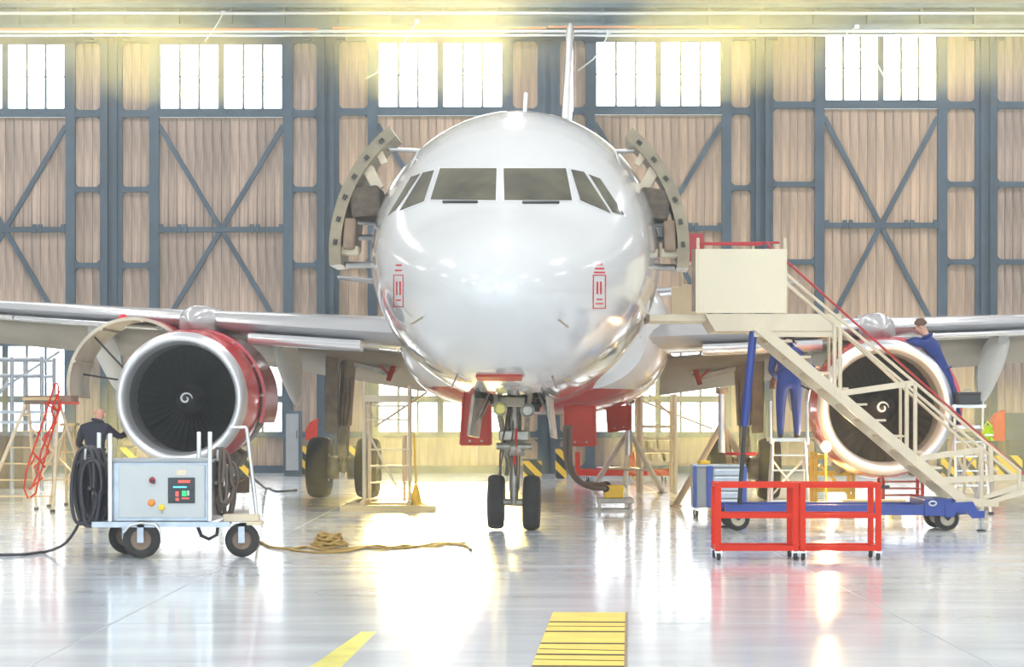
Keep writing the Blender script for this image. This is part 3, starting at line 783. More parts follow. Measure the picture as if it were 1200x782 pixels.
red_door([(662, 476), (697, 476), (698, 522), (663, 522)], 4.0, .1)
red_door([(711, 478), (738, 476), (738, 503), (713, 506)], 9.2, .1)
# main gear
for sgn in (-1, 1):
    gx, gy = sgn*3.8, 11.04; dz = sgn*3.8*math.sin(ROLL)
    mgz = dz
    mg = part('main_gear', MB().tube((gx, gy, .5+mgz), (gx-sgn*.02, gy, 1.5+mgz), .085, 16).tube((gx, gy, 1.4+mgz), (gx-sgn*.1, gy-.1, 3.0), .14, 18).tube((gx-.52, gy, .585+mgz), (gx+.52, gy, .585+mgz), .07, 12), M['gear_dirty'], ac)
    for sx in (-1, 1):
        wheel_parts(mg, (gx+sx*.465, gy, .585+mgz), .585, .42, .27)
        part('brake_unit', MB().lathe([(-.12, 0), (-.12, .22), (.12, .22), (.12, 0)], (gx+sx*.2, gy, .585+mgz), 'x', 20), M['gear'], mg)
    part('gear_leg_door', MB().bb((gx+sgn*.22-.1, gy-.3, 1.25+mgz), (gx+sgn*.22+.12, gy-.24, 3.05), .01).bb((gx+sgn*.22+.08*sgn, gy-.3, 1.25+mgz), (gx+sgn*.22+.12*sgn, gy+.5, 3.0), .01), M['gear_dirty'], mg)
    part('side_brace', MB().bar((gx-sgn*.05, gy-.1, 2.55), (gx-sgn*.85, gy-.1, 1.98+.35), .09, .09).bar((gx-sgn*.85, gy-.1, 2.33), (gx-sgn*1.6, gy-.1, 2.85), .09, .09), M['gear'], mg)
    part('lock_stay', MB().bar((gx-sgn*.85, gy-.15, 2.33), (gx-sgn*.55, gy-.15, 2.62), .05, .04).tube((gx-sgn*.85, gy-.18, 2.2), (gx-sgn*.95, gy-.18, 2.5), .05, 8), M['reddoor'], mg)
    part('torque_link', MB().bar((gx, gy-.12, .75+mgz), (gx, gy-.42, 1.05+mgz), .05, .16, (1, 0, 0)).bar((gx, gy-.42, 1.05+mgz), (gx, gy-.12, 1.42+mgz), .05, .16, (1, 0, 0)), M['gear'], mg)
    for k in range(4): part('hydraulic_hose', MB().path([Vector((gx+.06*k-.09+.03*math.sin(q*7+k), gy-.17, .7+mgz+1.9*q)) for q in np.linspace(0, 1, 9)], .014, 6), M['hose'], mg)

# front passenger doors, swung out and forward, parallel to the fuselage
for sgn, shift, up_, yl in ((-1, .50, -.04, -.9), (1, .36, -.02, -.75)):
    A0, A1 = math.radians(37), math.radians(96)
    def arc(r_, y, a0=A0, a1=A1, n=20): return [Vector((sgn*(shift + r_*1.975/2.02*math.sin(a0+(a1-a0)*k/n)), y, CL+up_ + r_*2.07/2.02*math.cos(a0+(a1-a0)*k/n))) for k in range(n+1)]
    O0, O1, I0, I1 = arc(2.02, yl), arc(2.02, yl+.86), arc(1.86, yl), arc(1.86, yl+.86)
    dr = part('passenger_door', MB().grid([O0, O1]).grid([[O0[0], O1[0]], [I0[0], I1[0]]]).grid([[O0[-1], O1[-1]], [I0[-1], I1[-1]]]), M['whiteplain'], ac)
    for E0, E1 in ((O0, I0), (O1, I1)): part('door_edge_frame', MB().grid([E0, E1]), M['door_in'], dr)
    part('door_lining', MB().grid([I0, I1]), M['door_in'], dr)
    for k in (2, 5, 8, 11, 14, 17):
        p = (O0[k]*.45+I0[k]*.55); part('latch_block', MB().box(p+Vector((0, -.02, 0)), (.07, .06, .05), (0, sgn*math.radians(30+3*k)*1, 0)), M['dark'], dr)
    part('slide_pack', MB().box(I0[11]+Vector((-sgn*.20, .42, -.02)), (.40, .8, .40), (0, sgn*.12, 0), .04), M['slide'], dr)
    part('slide_cover', MB().box(I0[16]+Vector((-sgn*.10, .42, .02)), (.16, .8, .42), (0, -sgn*.05, 0), .03), M['cowl_brown'], dr)
    for p0, p1, rr in ((I0[16]+Vector((-sgn*.05, .4, 0)), I0[16]+Vector((-sgn*.55, .6, .02)), .04), (I0[20]+Vector((0, .4, .02)), I0[20]+Vector((-sgn*.45, .6, .04)), .045), (I0[2]+Vector((0, .4, .0)), I0[2]+Vector((-sgn*.75, .7, .0)), .03), (I0[13]+Vector((-sgn*.1, .2, -.1)), I0[13]+Vector((-sgn*.6, .5, -.1)), .03)):
        part('hinge_arm', MB().tube(p0, p1, rr, 8), M['alu'], dr)
    for k, off_, sz in ((7, (-sgn*.12, .2, -.05), (.16, .12, .34)), (4, (-sgn*.06, .2, 0), (.1, .1, .2)), (18, (-sgn*.1, .2, 0), (.26, .2, .12))):
        part('door_mechanism', MB().box(I0[k]+Vector(off_), sz, (0, sgn*.5, 0) if k < 10 else None, .02), M['cream'], dr)

# ------------------------------------------------------------------ added haze, stands in for window bloom and flare tint
hz_o = part('haze', MB().bb((-HX+.2, YF+1, .0), (HX-.2, YW-.7, HZ-.3)), None, None)
hm = bpy.data.materials.new('haze'); hm.use_nodes = True; nt = hm.node_tree; nt.nodes.remove(nt.nodes['Principled BSDF'])
vsn = nt.nodes.new('ShaderNodeVolumeScatter'); vsn.inputs['Density'].default_value = HAZE; vsn.inputs['Anisotropy'].default_value = .62; vsn.inputs['Color'].default_value = (.88, .97, 1, 1)  # bluish colour puts a teal tint into the added haze
nt.links.new(vsn.outputs[0], nt.nodes['Material Output'].inputs['Volume']); hz_o.data.materials.append(hm)
hz_o['kind'] = 'stuff'; tag(hz_o, 'thin added haze filling the hangar hall for window bloom and flare tint', 'haze')

def V0(p): return Vector((p.x, p.y, 0))
# ------------------------------------------------------------------ ground equipment helpers (world coordinates)
def segs(parent, name, mat_, r, lst, n=8):
    """each (p0, p1) becomes a tube part of its own"""
    out = []
    for p0, p1 in lst: out.append(wpart(name, MB().tube(p0, p1, r, n), mat_, parent))
    return out
def bars(parent, name, mat_, wd, th, lst, up=(0, 1, 0)):
    for p0, p1 in lst: wpart(name, MB().bar(p0, p1, wd, th, up), mat_, parent)
def caster(parent, p, r=.06, mat_=None):
    """swivel caster standing on the floor under world point p (x, y, top z)"""
    c_ = wpart('caster_fork', MB().box((p[0], p[1], p[2]-.012), (.08, .08, .02)).box((p[0]-.03, p[1], (p[2]+r)/2), (.008, .05, p[2]-r+.02)).box((p[0]+.03, p[1], (p[2]+r)/2), (.008, .05, p[2]-r+.02)), M['alu'], parent)
    wpart('caster_wheel', MB().lathe([(-.018, 0), (-.02, r*.8), (-.016, r), (.016, r), (.02, r*.8), (.018, 0)], (p[0], p[1], r), 'x', 20), M['black'], c_)

# ---- ground power cart (front left)
Yc = -5.8; yb_ = -4.95
gc = thing('ground_power_cart', 'grey wheeled ground power unit with white control panel before the left engine', 'cart', floor_at(190, 650) + Vector((0, 0, 0)))
def cz(px, py, Y=Yc): return at(px, py, Y)
a_ = cz(128, 612); b_ = cz(248, 541)
bodyo = wpart('body', MB().bb((a_.x, Yc+.03, a_.z), (b_.x, yb_, b_.z), .015), M['steel'], gc)
wpart('top_lid', MB().bb((a_.x-.02, Yc, b_.z-.01), (b_.x+.02, yb_+.02, b_.z+.025), .008), M['grey'], gc)
p0, p1 = cz(139, 607), cz(240, 545)
pan = wpart('control_panel', MB().bb((p0.x, Yc, p0.z), (p1.x, Yc+.035, p1.z), .006), M['panelwhite'], gc)
d0, d1 = cz(197, 590), cz(228.5, 560)
dsp = wpart('display', MB().bb((d0.x, Yc-.012, d0.z), (d1.x, Yc+.002, d1.z), .004), M['screen'], pan) if False else wpart('display', MB().bb((d0.x, Yc-.012, d0.z), (d1.x, Yc+.002, d1.z), .004), M['screen'], gc)
for (x0, y0, x1, y1, m_) in ((209, 563, 223, 566, 'ledred'), (203, 570, 219, 572, 'ledcyan'), (206, 576, 209.5, 582, 'ledred'), (213.5, 575.5, 218.5, 581.5, 'ledgreen'), (219.5, 575, 222, 581, 'panelwhite'), (206, 584, 210, 587, 'ledred'), (213, 583.5, 222, 585, 'ledred')):
    q0, q1 = cz(x0, y1), cz(x1, y0); wpart('indicator', MB().bb((q0.x, Yc-.016, q0.z), (q1.x, Yc-.011, q1.z)), M[m_], dsp)
q0, q1 = cz(207, 557), cz(218, 551); wpart('type_label', MB().bb((q0.x, Yc-.006, q0.z), (q1.x, Yc+.002, q1.z)), M['cream'], gc)
for (px, py, r_, m_, nm) in ((178.5, 563, .036, 'btnred', 'rotary_switch'), (177.5, 589.5, .040, 'btnorange', 'push_button'), (189.5, 595, .036, 'btnyellow', 'push_button')):
    c_ = cz(px, py); wpart(nm, MB().lathe([(-.03, 0), (-.032, r_*.7), (-.026, r_*.9), (-.012, r_), (.004, r_)], (c_.x, Yc, c_.z), 'y', 20), M[m_], gc)
c_ = cz(181.5, 566); wpart('switch_lever', MB().bar(cz(178, 562)+Vector((0, -.03, 0)), c_+Vector((0, -.03, -.01)), .02, .02), M['black'], gc)
c_ = cz(190, 600); wpart('key', MB().box(c_+Vector((0, -.015, 0)), (.015, .02, .035)), M['grey'], gc)
for (px, py0, py1, Y) in ((129, 508, 612, Yc-.02), (116, 507, 545, yb_), (246, 506, 612, Yc-.02), (233, 506, 545, yb_)):
    t0, t1 = at(px, py1, Y), at(px, py0, Y)
    if Y == yb_: t0.z = a_.z
    wpart('upright_post', MB().bb((t0.x-.024, Y-.02, t0.z), (t0.x+.024, Y+.02, t1.z), .012), M['alu'], gc)
for Y, (x0, x1) in ((Yc+.02, (108, 270)), (yb_, (112, 268))):
    q0, q1 = at(x0, 615, Y), at(x1, 615, Y); wpart('base_rail', MB().bb((q0.x, Y-.03, q0.z-.03), (q1.x, Y+.03, q0.z+.03)), M['steel'], gc)
zb = at(108, 615, Yc).z
for px in (118, 190, 258): q = at(px, 615, Yc); wpart('cross_member', MB().bb((q.x-.025, Yc+.05, zb-.03), (q.x+.025, yb_-.03, zb+.03)), M['steel'], gc)
def cart_wheel(px, Y, r_, nm='wheel'):
    x = (px-600)*(Y+CAMD)/FPX
    ty = wpart('tyre', MB().lathe([(-.05, r_*.55), (-.055, r_*.8), (-.045, r_*.95), (-.02, r_), (.02, r_), (.045, r_*.95), (.055, r_*.8), (.05, r_*.55)], (x, Y, r_), 'y', 36), M['rubber'], gc)
    wpart('wheel_hub', MB().lathe([(-.045, 0), (-.05, r_*.18), (-.035, r_*.25), (-.03, r_*.5), (-.05, r_*.57), (.05, r_*.57), (.04, 0)], (x, Y, r_), 'y', 24), M['brown'], ty)
    wpart('wheel_fork', MB().bb((x-.035, Y-.085, r_-.03), (x+.035, Y-.065, zb)).bb((x-.035, Y-.085, zb-.03), (x+.035, Y+.085, zb)), M['steel'], gc)
cart_wheel(166, Yc+.05, .205); cart_wheel(148, yb_, .20); cart_wheel(284, -5.55, .19)
q = at(284, 606, -5.55)
wpart('tow_bracket', MB().bb((at(262, 0, -5.55).x, -5.62, q.z-.05), (at(304, 0, -5.55).x, -5.42, q.z+.03), .01), M['cream'], gc)
wpart('tow_pin_plate', MB().bb((at(290, 0, -5.55).x, -5.66, q.z-.09), (at(308, 0, -5.55).x, -5.4, q.z-.05), .01), M['cream'], gc)
wpart('tow_bar', MB().tube(at(301, 604, -5.5), at(289, 502, -5.3), .022, 10), M['alu'], gc)
wpart('tow_handle', MB().path([at(268, 506, -5.3), at(270, 501, -5.3), at(288, 501, -5.3), at(290, 508, -5.3)], .018, 8), M['alu'], gc)
wpart('drain_hose', MB().path([at(231, 616, -5.4), at(236, 628, -5.4), at(245, 632, -5.4), at(254, 627, -5.4), at(256, 612, -5.4)], .022, 8), M['cable'], gc)
wpart('fender', MB().path([at(145, 624, Yc-.05), at(152, 616, Yc-.05), at(166, 613, Yc-.05), at(182, 615, Yc-.05), at(190, 625, Yc-.05)], .014, 6), M['alu'], gc)
# cable coils hung on the cart
def coil(name, label, cx, cy, Y, rx, rz, turns, dy, r_, m_, wob):
    o = thing(name, label, 'cable', at(cx, cy, Y) - Vector((0, 0, rz)))
    P_ = []; n = turns*26
    c_ = at(cx, cy, Y)
    for k in range(n+1):
        a = 2*PI*k/26; t_ = k/n
        f = .25 + .8*abs(math.sin((k//26)*2.1+.4)) + wob*.4*math.sin(t_*37)
        sx = math.copysign(abs(math.cos(a))**.7, math.cos(a))
        P_.append(c_ + Vector((rx*sx*f + wob*.25*math.sin(t_*23), -dy/2 + dy*((t_*1.0) % 1) + .04*math.sin(t_*61), rz*math.sin(a)*(1+wob*math.sin(t_*53)))))
    wpart('wound_cable', MB().path(P_, r_, 7), M[m_], o)
    hk = MB().path([c_+Vector((0, -dy/2-.02, rz+.06)), c_+Vector((0, -dy/2-.04, rz-.05)), c_+Vector((0, dy/2+.02, rz-.05)), c_+Vector((0, dy/2+.04, rz+.05))], .014, 6)
    wpart('hook', hk, M['alu'], o)
    return o
coil('cable_coil', 'large coil of black cable hung on the left side of the power unit', 107, 571, -5.42, .15, .37, 16, .6, .021, 'cable', .22)
coil('cable_coil', 'smaller coil of dark hose hung on the right side of the power unit', 259, 565, -5.40, .08, .30, 9, .5, .021, 'hose', .28)
for k, (px, py) in enumerate(((109, 596), (116, 601), (124, 601), (131, 600))):
    pass
def floor_cable(name, label, pts, r_, m_, parts_=None):
    P_ = []
    for q in pts: P_.append((floor_at(q[0], q[1]) + Vector((0, 0, r_))) if len(q) == 2 else at(q[0], q[1], q[2]))
    # smooth with Catmull-Rom
    S = []
    for i in range(len(P_)-1):
        a, b, c_, d = P_[max(i-1, 0)], P_[i], P_[i+1], P_[min(i+2, len(P_)-1)]
        for k in range(6):
            t = k/6; S.append(.5*((2*b)+(c_-a)*t+(2*a-5*b+4*c_-d)*t*t+(3*b-a-3*c_+d)*t**3))
    S.append(P_[-1])
    for p in S: p.z = max(p.z, r_)
    o = thing(name, label, 'cable', Vector((S[0].x, S[0].y, 0)))
    wpart('sheath', MB().path(S, r_, 7), M[m_], o)
    e = S[-1]; f = S[-2]; d = (e-f).normalized()
    wpart('end_plug', MB().tube(e, e+d*.08, r_*1.5, 8), M['black'], o)
    return o
floor_cable('power_cable', 'black cable trailing on the floor to the left of the power unit', [(97, 600, -5.5), (93, 612, -5.5), (84, 628, -5.55), (72, 640, -5.6), (52, 649), (25, 652), (-15, 652)], .017, 'cable')
floor_cable('power_cable', 'dark cable on the floor between the power unit and the left main wheels', [(292, 556, 2.0), (303, 566, 3.5), (312, 574), (324, 577), (345, 576)], .02, 'cable')
floor_cable('power_cable', 'tangled yellow-brown cable strung over the floor right of the power unit', [(298, 628, -5.4), (303, 637), (318, 643), (342, 645), (360, 643), (385, 648), (410, 645), (430, 643), (450, 645), (475, 641), (500, 643), (525, 639), (545, 641), (552, 646)], .017, 'ycable')
floor_cable('power_cable', 'second yellow-brown cable lying beside the floor coil', [(340, 646), (372, 649), (405, 648), (440, 641), (470, 644), (510, 638), (540, 638)], .014, 'ycable')
fc = floor_at(386, 643); o = thing('cable_pile', 'small heap of coiled yellow-brown cable on the floor before the left landing gear', 'cable', fc)
P_ = []
for k in range(161):
    a = k*.38; q = k/160; rr = .19*(1-.5*q)+.03*math.sin(k*1.7)
    P_.append(fc + Vector((rr*math.cos(a)*1.05, rr*math.sin(a), .025+.14*q+.02*math.sin(k*.9))))
wpart('coil', MB().path(P_, .017, 6), M['ycable'], o)

# ---- two red trolley frames (front right)
def red_trolley(label, x0, x1):
    Yf, Yb = -6.1, -5.62; q0, q1 = at(x0, 0, Yf), at(x1, 0, Yf)
    t = thing('red_trolley', label, 'trolley', ((q0.x+q1.x)/2, Yf, 0), 0, 'red trolley frames')
    zt, zm, z0 = at(0, 569, Yf).z, at(0, 605, Yf).z, at(0, 643, Yf).z
    xa, xb = q0.x, q1.x; w_ = .062
    for Y in (Yf, Yb):
        for x in (xa, xb-w_): wpart('post', MB().bb((x, Y, z0-.03), (x+w_, Y+.05, zt+.03), .006), M['signal'], t)
        for z, h in ((zt, .055), (zm, .05), (z0, .055)): wpart('rail', MB().bb((xa+w_, Y+.006, z-h/2), (xb-w_, Y+.044, z+h/2)), M['signal'], t)
    for z in (zt, z0):
        for x in (xa+.005, xb-w_+.005): wpart('side_rail', MB().bb((x, Yf+.05, z-.024), (x+w_-.01, Yb, z+.024)), M['signal'], t)
    for x in (xa+.035, xb-.035):
        for Y in (Yf+.03, Yb+.02): caster(t, (x, Y, z0-.03), .05)
    return t
red_trolley('left one of the two red tubular trolley frames before the blue chassis', 838.5, 936)
t = red_trolley('right one of the two red tubular trolley frames before the blue chassis', 937.5, 1033)
q = at(1036, 571, -6.1); wpart('push_handle', MB().tube(q+Vector((-.06, .02, 0)), q+Vector((.06, .02, 0)), .02, 8), M['black'], t)

# ---- access stair on a blue chassis
Yf, Yb = -.3, .75
st = thing('access_stair', 'cream access stair and platform with red handrail on blue wheeled chassis beside right engine', 'stair', (at(1000, 0, Yf).x, Yf, 0))
S_ = lambda px, py, Y=Yf: at(px, py, Y)
# everything is placed on the front plane; the rear plane copies the same x and z
def both(px, py): p = at(px, py, Yf); return p, Vector((p.x, Yb, p.z))
a0, a1 = both(886, 381); b0, b1 = both(1128, 586)
wpart('stringer', MB().bar(a0, b0, .135, .05), M['cream'], st); wpart('stringer', MB().bar(a1, b1, .135, .05), M['cream'], st)
n = 11
for k in range(1, n):
    p = a0.lerp(b0, k/n); wpart('tread', MB().bb((p.x-.03, Yf+.02, p.z-.015), (p.x+.24, Yb-.02, p.z+.015)), M['cream'], st)
dk0, dk1 = at(826, 388, Yf), at(986, 368, Yf)
wpart('platform_deck', MB().prism([(dk0.x, Yf, dk1.z), (dk1.x, Yf, dk1.z), (dk1.x, Yf, dk0.z), (dk0.x+.14, Yf, dk0.z)], (0, Yb-Yf, 0)), M['cream'], st)
e0 = at(762, 372, Yf); wpart('deck_extension', MB().bb((e0.x, Yf+.1, dk1.z-.09), (dk0.x+.03, Yb, dk1.z-.005)), M['cream'], st)
wpart('deck_bumper', MB().bb((e0.x-.05, Yf+.1, dk1.z-.10), (e0.x, Yb, dk1.z+.0)), M['brown'], st)
g0, g1 = at(815, 367, Yf), at(922, 292, Yf)
wpart('guard_panel', MB().bb((g0.x, Yf-.02, g0.z), (g1.x, Yf+.01, g1.z), .004), M['creampanel'], st)
wpart('panel_edge', MB().bb((g0.x-.05, Yf-.01, g0.z+.02), (g0.x, Yf+.03, g1.z)), M['brown'], st)
wpart('guard_panel', MB().bb((g0.x-.25, Yb-.02, g0.z-.06), (g0.x+.25, Yb+.01, g0.z+.42), .004), M['creampanel'], st)
for px, Y in ((806, Yb), (893, Yb), (922, Yb), (920, Yf), (818, Yf)):
    p = at(px, 0, Y) if Y == Yf else Vector((at(px, 0, Yf).x, Yb, 0)); segs(st, 'guard_post', M['cream'], .022, [(Vector((p.x, Y, dk1.z)), Vector((p.x, Y, at(0, 279, Yf).z)))])
r0, r1 = at(806, 278, Yf), at(925, 277, Yf)
segs(st, 'guard_rail', M['handred'], .016, [(Vector((r0.x, Yb, r0.z)), Vector((r1.x, Yb, r1.z))), (at(818, 286, Yf), at(893, 287, Yf))])
segs(st, 'guard_rail', M['cream'], .02, [(Vector((r0.x, Yb, r0.z-.3)), Vector((r1.x, Yb, r1.z-.3))), (Vector((r0.x, Yb, r0.z-.6)), Vector((r1.x, Yb, r1.z-.6)))])
wpart('gate_flap', MB().bb((at(803, 0, Yf).x, Yb-.05, at(0, 300, Yf).z), (at(833, 0, Yf).x, Yb-.02, at(0, 266, Yf).z)), M['handred'], st)
# stair rails: red top rail, cream middle rails on both sides
segs(st, 'handrail', M['handred'], .016, [(at(899, 286, Yf), at(1200, 556, Yf))])
segs(st, 'mid_rail', M['cream'], .022, [(at(922, 322, Yf), at(1196, 553, Yf)), (at(922, 333, Yf), at(1192, 561, Yf))])
pr0, pr1 = at(905, 300, Yf), at(1190, 556, Yf); off = Vector((0, Yb-Yf, 0))
segs(st, 'handrail', M['cream'], .022, [(pr0+off, pr1+off)])
for px, y0, y1 in ((978, 380, 463), (984.5, 384, 465), (1062.5, 449, 532), (1072.5, 449, 540)): segs(st, 'rail_post', M['cream'], .030, [(at(px, y0, Yf), at(px, y1, Yf))])
for px, y0, y1 in ((985, 372, 460), (1072, 450, 536), (1150, 520, 590)):
    segs(st, 'rail_post', M['cream'], .022, [(at(px, y0, Yf)+off, at(px, y1, Yf)+off)])
bars(st, 'brace', M['cream'], .08, .04, [(at(987, 461, Yf), at(1070, 449, Yf)), (at(1078, 537, Yf), at(1153, 527, Yf)), (at(1100, 563, Yf), at(1194, 559, Yf)), (at(1145, 592, Yf), at(1200, 576, Yf)), (at(1149, 586, Yf), at(1200, 568, Yf))])
segs(st, 'frame_post', M['cream'], .035, [(at(1150, 527, Yf), at(1150, 602, Yf)), (at(1161, 524, Yf), at(1161, 565, Yf)), (at(1194, 553, Yf), at(1194, 575, Yf))])
bars(st, 'frame_beam', M['cream'], .10, .06, [(at(1120, 588, Yf), at(1170, 590, Yf))])
# telescopic blue support and chassis
segs(st, 'support_strut', M['blue'], .055, [(at(883, 386, Yf+.1), at(872.5, 500, Yf+.1))], 12)
segs(st, 'support_rod', M['black'], .03, [(at(872.5, 500, Yf+.1), at(866, 596, Yf+.1))], 10)
wpart('under_beam', MB().bb((at(884, 0, Yf).x, Yf+.02, dk0.z-.08), (at(986, 0, Yf).x, Yf+.08, dk0.z)), M['cream'], st)
for Y in (Yf, Yb-.1):
    q0, q1 = at(850, 604, Yf), at(1112, 592, Yf); wpart('chassis_beam', MB().bb((q0.x, Y, q0.z), (q1.x, Y+.1, q1.z)), M['blue'], st)
q0, q1 = at(1083, 605, Yf), at(1115, 585, Yf); wpart('axle_box', MB().bb((q0.x, Yf-.04, q0.z), (q1.x, Yb, q1.z), .01), M['blue'], st)
pl = [(1108, 606), (1108, 590), (1140, 588), (1146, 599), (1154, 599), (1154, 607), (1140, 608), (1133, 600), (1121, 600), (1118, 606)]
wpart('chassis_arm', MB().prism([at(x, y, Yf-.06) for x, y in pl], (0, .08, 0)), M['blue'], st)
wpart('chassis_arm', MB().prism([at(x, y, Yf-.06)+Vector((0, Yb-Yf, 0)) for x, y in pl], (0, .08, 0)), M['blue'], st)
for px in (866, 1112):
    for Y, rr in ((Yf+.15, .165), (Yb-.15, .165)):
        x = at(px, 0, Yf).x
        ty = wpart('tyre', MB().lathe([(-.055, rr*.6), (-.06, rr*.85), (-.045, rr*.97), (0, rr), (.045, rr*.97), (.06, rr*.85), (.055, rr*.6)], (x, Y, rr), 'y', 32), M['rubber'], st)
        wpart('wheel_hub', MB().lathe([(-.05, 0), (-.055, rr*.2), (-.04, rr*.3), (-.035, rr*.55), (-.055, rr*.62), (.055, rr*.62), (.05, 0)], (x, Y, rr), 'y', 20), M['cream'], ty)
    wpart('axle', MB().tube((at(px, 0, Yf).x, Yf+.05, .165), (at(px, 0, Yf).x, Yb-.05, .165), .025, 8), M['black'], st)
    wpart('axle_bracket', MB().bb((at(px, 0, Yf).x-.04, Yf+.05, .165), (at(px, 0, Yf).x+.04, Yf+.08, at(0, 600, Yf).z)), M['blue'], st)
for px, Y in ((1125, Yb), (1150, Yf), (858, Yb-.05)):
    x = at(px, 0, Yf).x; segs(st, 'jack_leg', M['steel'], .018, [(Vector((x, Y, .02)), Vector((x, Y, at(0, 600, Yf).z)))])
    wpart('jack_foot', MB().lathe([(.0, 0), (.0, .07), (.02, .06), (.03, 0)], (x, Y, 0), 'z', 16), M['black'], st)
q = at(908, 601, Yf-.02); wpart('side_marker', MB().box(q, (.06, .03, .03), None, .005), M['btnorange'], st)
jk = at(1092, 590, Yf); wpart('hitch_eye', MB().path([jk+Vector((.05*math.cos(a), -.06, .03*math.sin(a))) for a in np.linspace(0, 2*PI, 13)[:-1]], .012, 6, True), M['alu'], st)
# hi-vis jacket hung over the stair rail
hv = thing('safety_jacket', 'bright yellow-green safety jacket hung on the lower stair rail', 'jacket', at(1158, 514, Yf+.35))
G = []
for i in range(9):
    u = i/8; G.append([at(1153+11*u+1.2*math.sin(j*1.3+u*4), 499+18*(j/8)**(.9+.2*math.sin(u*5)), Yf+.33+.05*math.sin(u*9+j*.6)+.02*j) for j in range(9)])
jm = MB().grid(G); B_ = [[p+Vector((0, .07, 0)) for p in r_] for r_ in G]; jm.grid(B_)
bd = [(0, j) for j in range(9)]+[(i, 8) for i in range(1, 9)]+[(8, j) for j in range(7, -1, -1)]+[(i, 0) for i in range(7, 0, -1)]
jm.add([G[i][j] for i, j in bd]+[B_[i][j] for i, j in bd], [(k, (k+1) % 32, 32+(k+1) % 32, 32+k) for k in range(32)], True)
wpart('jacket_body', jm, M['hivis'], hv); wpart('reflective_band', MB().bb(at(1154, 511, Yf+.30), at(1164, 509, Yf+.31)), M['alu'], hv)
wpart('jacket_strap', MB().path([at(1154, 500, Yf+.34), at(1157, 494, Yf+.2), at(1162, 500, Yf+.34)], .012, 6), M['hivis'], hv)

# ---- tool cabinet, trestles and racks on the right
Y = 3.6; tc = thing('tool_cabinet', 'grey and blue roller tool cabinet with drawers behind the red trolleys', 'cabinet', Vector((at(843, 0, Y).x, Y, 0)))
q0, q1 = at(813, 595, Y), at(873, 547, Y)
wpart('cabinet_body', MB().bb((q0.x, Y, q0.z), (q1.x, Y+.55, q1.z), .01), M['grey'], tc)
for x0, x1, m_ in ((812, 816, 'cabblue'), (828, 835, 'cabblue'), (870, 875, 'cabblue')): wpart('corner_column', MB().bb((at(x0, 0, Y).x, Y-.03, q0.z), (at(x1, 0, Y).x, Y+.02, q1.z+.01), .008), M[m_], tc)
for k in range(5):
    z1 = q1.z-.03-k*.118; dr_ = wpart('drawer', MB().bb((at(836, 0, Y).x, Y-.015, z1-.105), (at(869, 0, Y).x, Y+.02, z1), .006), M['steel'], tc)
    wpart('drawer_handle', MB().bb((at(838, 0, Y).x, Y-.035, z1-.03), (at(867, 0, Y).x, Y-.012, z1-.012)), M['alu'], dr_)
wpart('cabinet_door', MB().bb((at(817, 0, Y).x, Y-.012, q0.z+.03), (at(827, 0, Y).x, Y+.02, q1.z-.03)), M['grey'], tc)
wpart('top_tray', MB().bb((q0.x-.01, Y-.02, q1.z), (q1.x+.01, Y+.56, q1.z+.03)), M['steel'], tc)
wpart('tray_clutter', MB().box((q0.x+.17, Y+.15, q1.z+.06), (.16, .12, .06), (0, 0, .3), .01), M['yellow'], tc)
for px in (817, 870):
    for yy in (Y+.06, Y+.48): caster(tc, (at(px, 0, Y).x, yy, q0.z), .05)
Y = 7.0; ys = thing('yellow_trestle', 'yellow steel trestle step below the left edge of the right engine', 'trestle', Vector((at(978, 0, Y).x, Y, 0)))
for px in (956, 1000):
    for yy in (Y, Y+.5): wpart('trestle_leg', MB().bb((at(px, 0, Y).x-.03, yy-.02, 0), (at(px, 0, Y).x+.03, yy+.02, at(0, 530 if px < 970 else 553, Y).z)), M['yellow'], ys)
for py in (555, 574):
    for yy in (Y, Y+.5): wpart('trestle_rail', MB().bb((at(957, 0, Y).x, yy-.02, at(0, py, Y).z-.04), (at(1000, 0, Y).x, yy+.02, at(0, py, Y).z+.03)), M['yellow'], ys)
wpart('step_plate', MB().bb((at(954, 0, Y).x, Y-.03, at(0, 538, Y).z), (at(980, 0, Y).x, Y+.55, at(0, 533, Y).z)), M['yellow'], ys)
bars(ys, 'trestle_brace', M['yellow'], .05, .03, [(at(960, 545, Y), at(1000, 585, Y))])
Y = 7.2; rr_ = thing('red_rack', 'low red rack with three thin shelves under the right engine', 'rack', Vector((at(1057, 0, Y).x, Y, 0)))
for px in (1035, 1081):
    for yy in (Y, Y+.45): wpart('rack_post', MB().bb((at(px, 0, Y).x-.025, yy-.02, 0), (at(px, 0, Y).x+.025, yy+.02, at(0, 553 if px < 1050 else 560, Y).z)), M['signal'], rr_)
for py in (565, 573, 581): wpart('rack_shelf', MB().bb((at(1036, 0, Y).x, Y, at(0, py+.7, Y).z), (at(1080, 0, Y).x, Y+.44, at(0, py-.7, Y).z)), M['signal'], rr_)
Y = 3.2; q = floor_at(1025, 604); tb = thing('timber_beam', 'pale timber beam on two bearers behind the right red trolley', 'timber', Vector((at(1025, 0, Y).x, Y, 0)))
zb2 = at(0, 597, Y).z
wpart('beam', MB().bb((at(988, 0, Y).x, Y, zb2), (at(1062, 0, Y).x, Y+.18, at(0, 586, Y).z), .01), M['wood'], tb)
for px in (992, 1050): wpart('bearer', MB().bb((at(px-5, 0, Y).x, Y-.1, 0), (at(px+5, 0, Y).x, Y+.3, zb2)), M['wood'], tb)
for px in (983, 1068): wpart('clamp', MB().box(at(px, 592, Y)+Vector((0, .1, 0)), (.1, .12, .1), None, .02), M['gear'], tb)

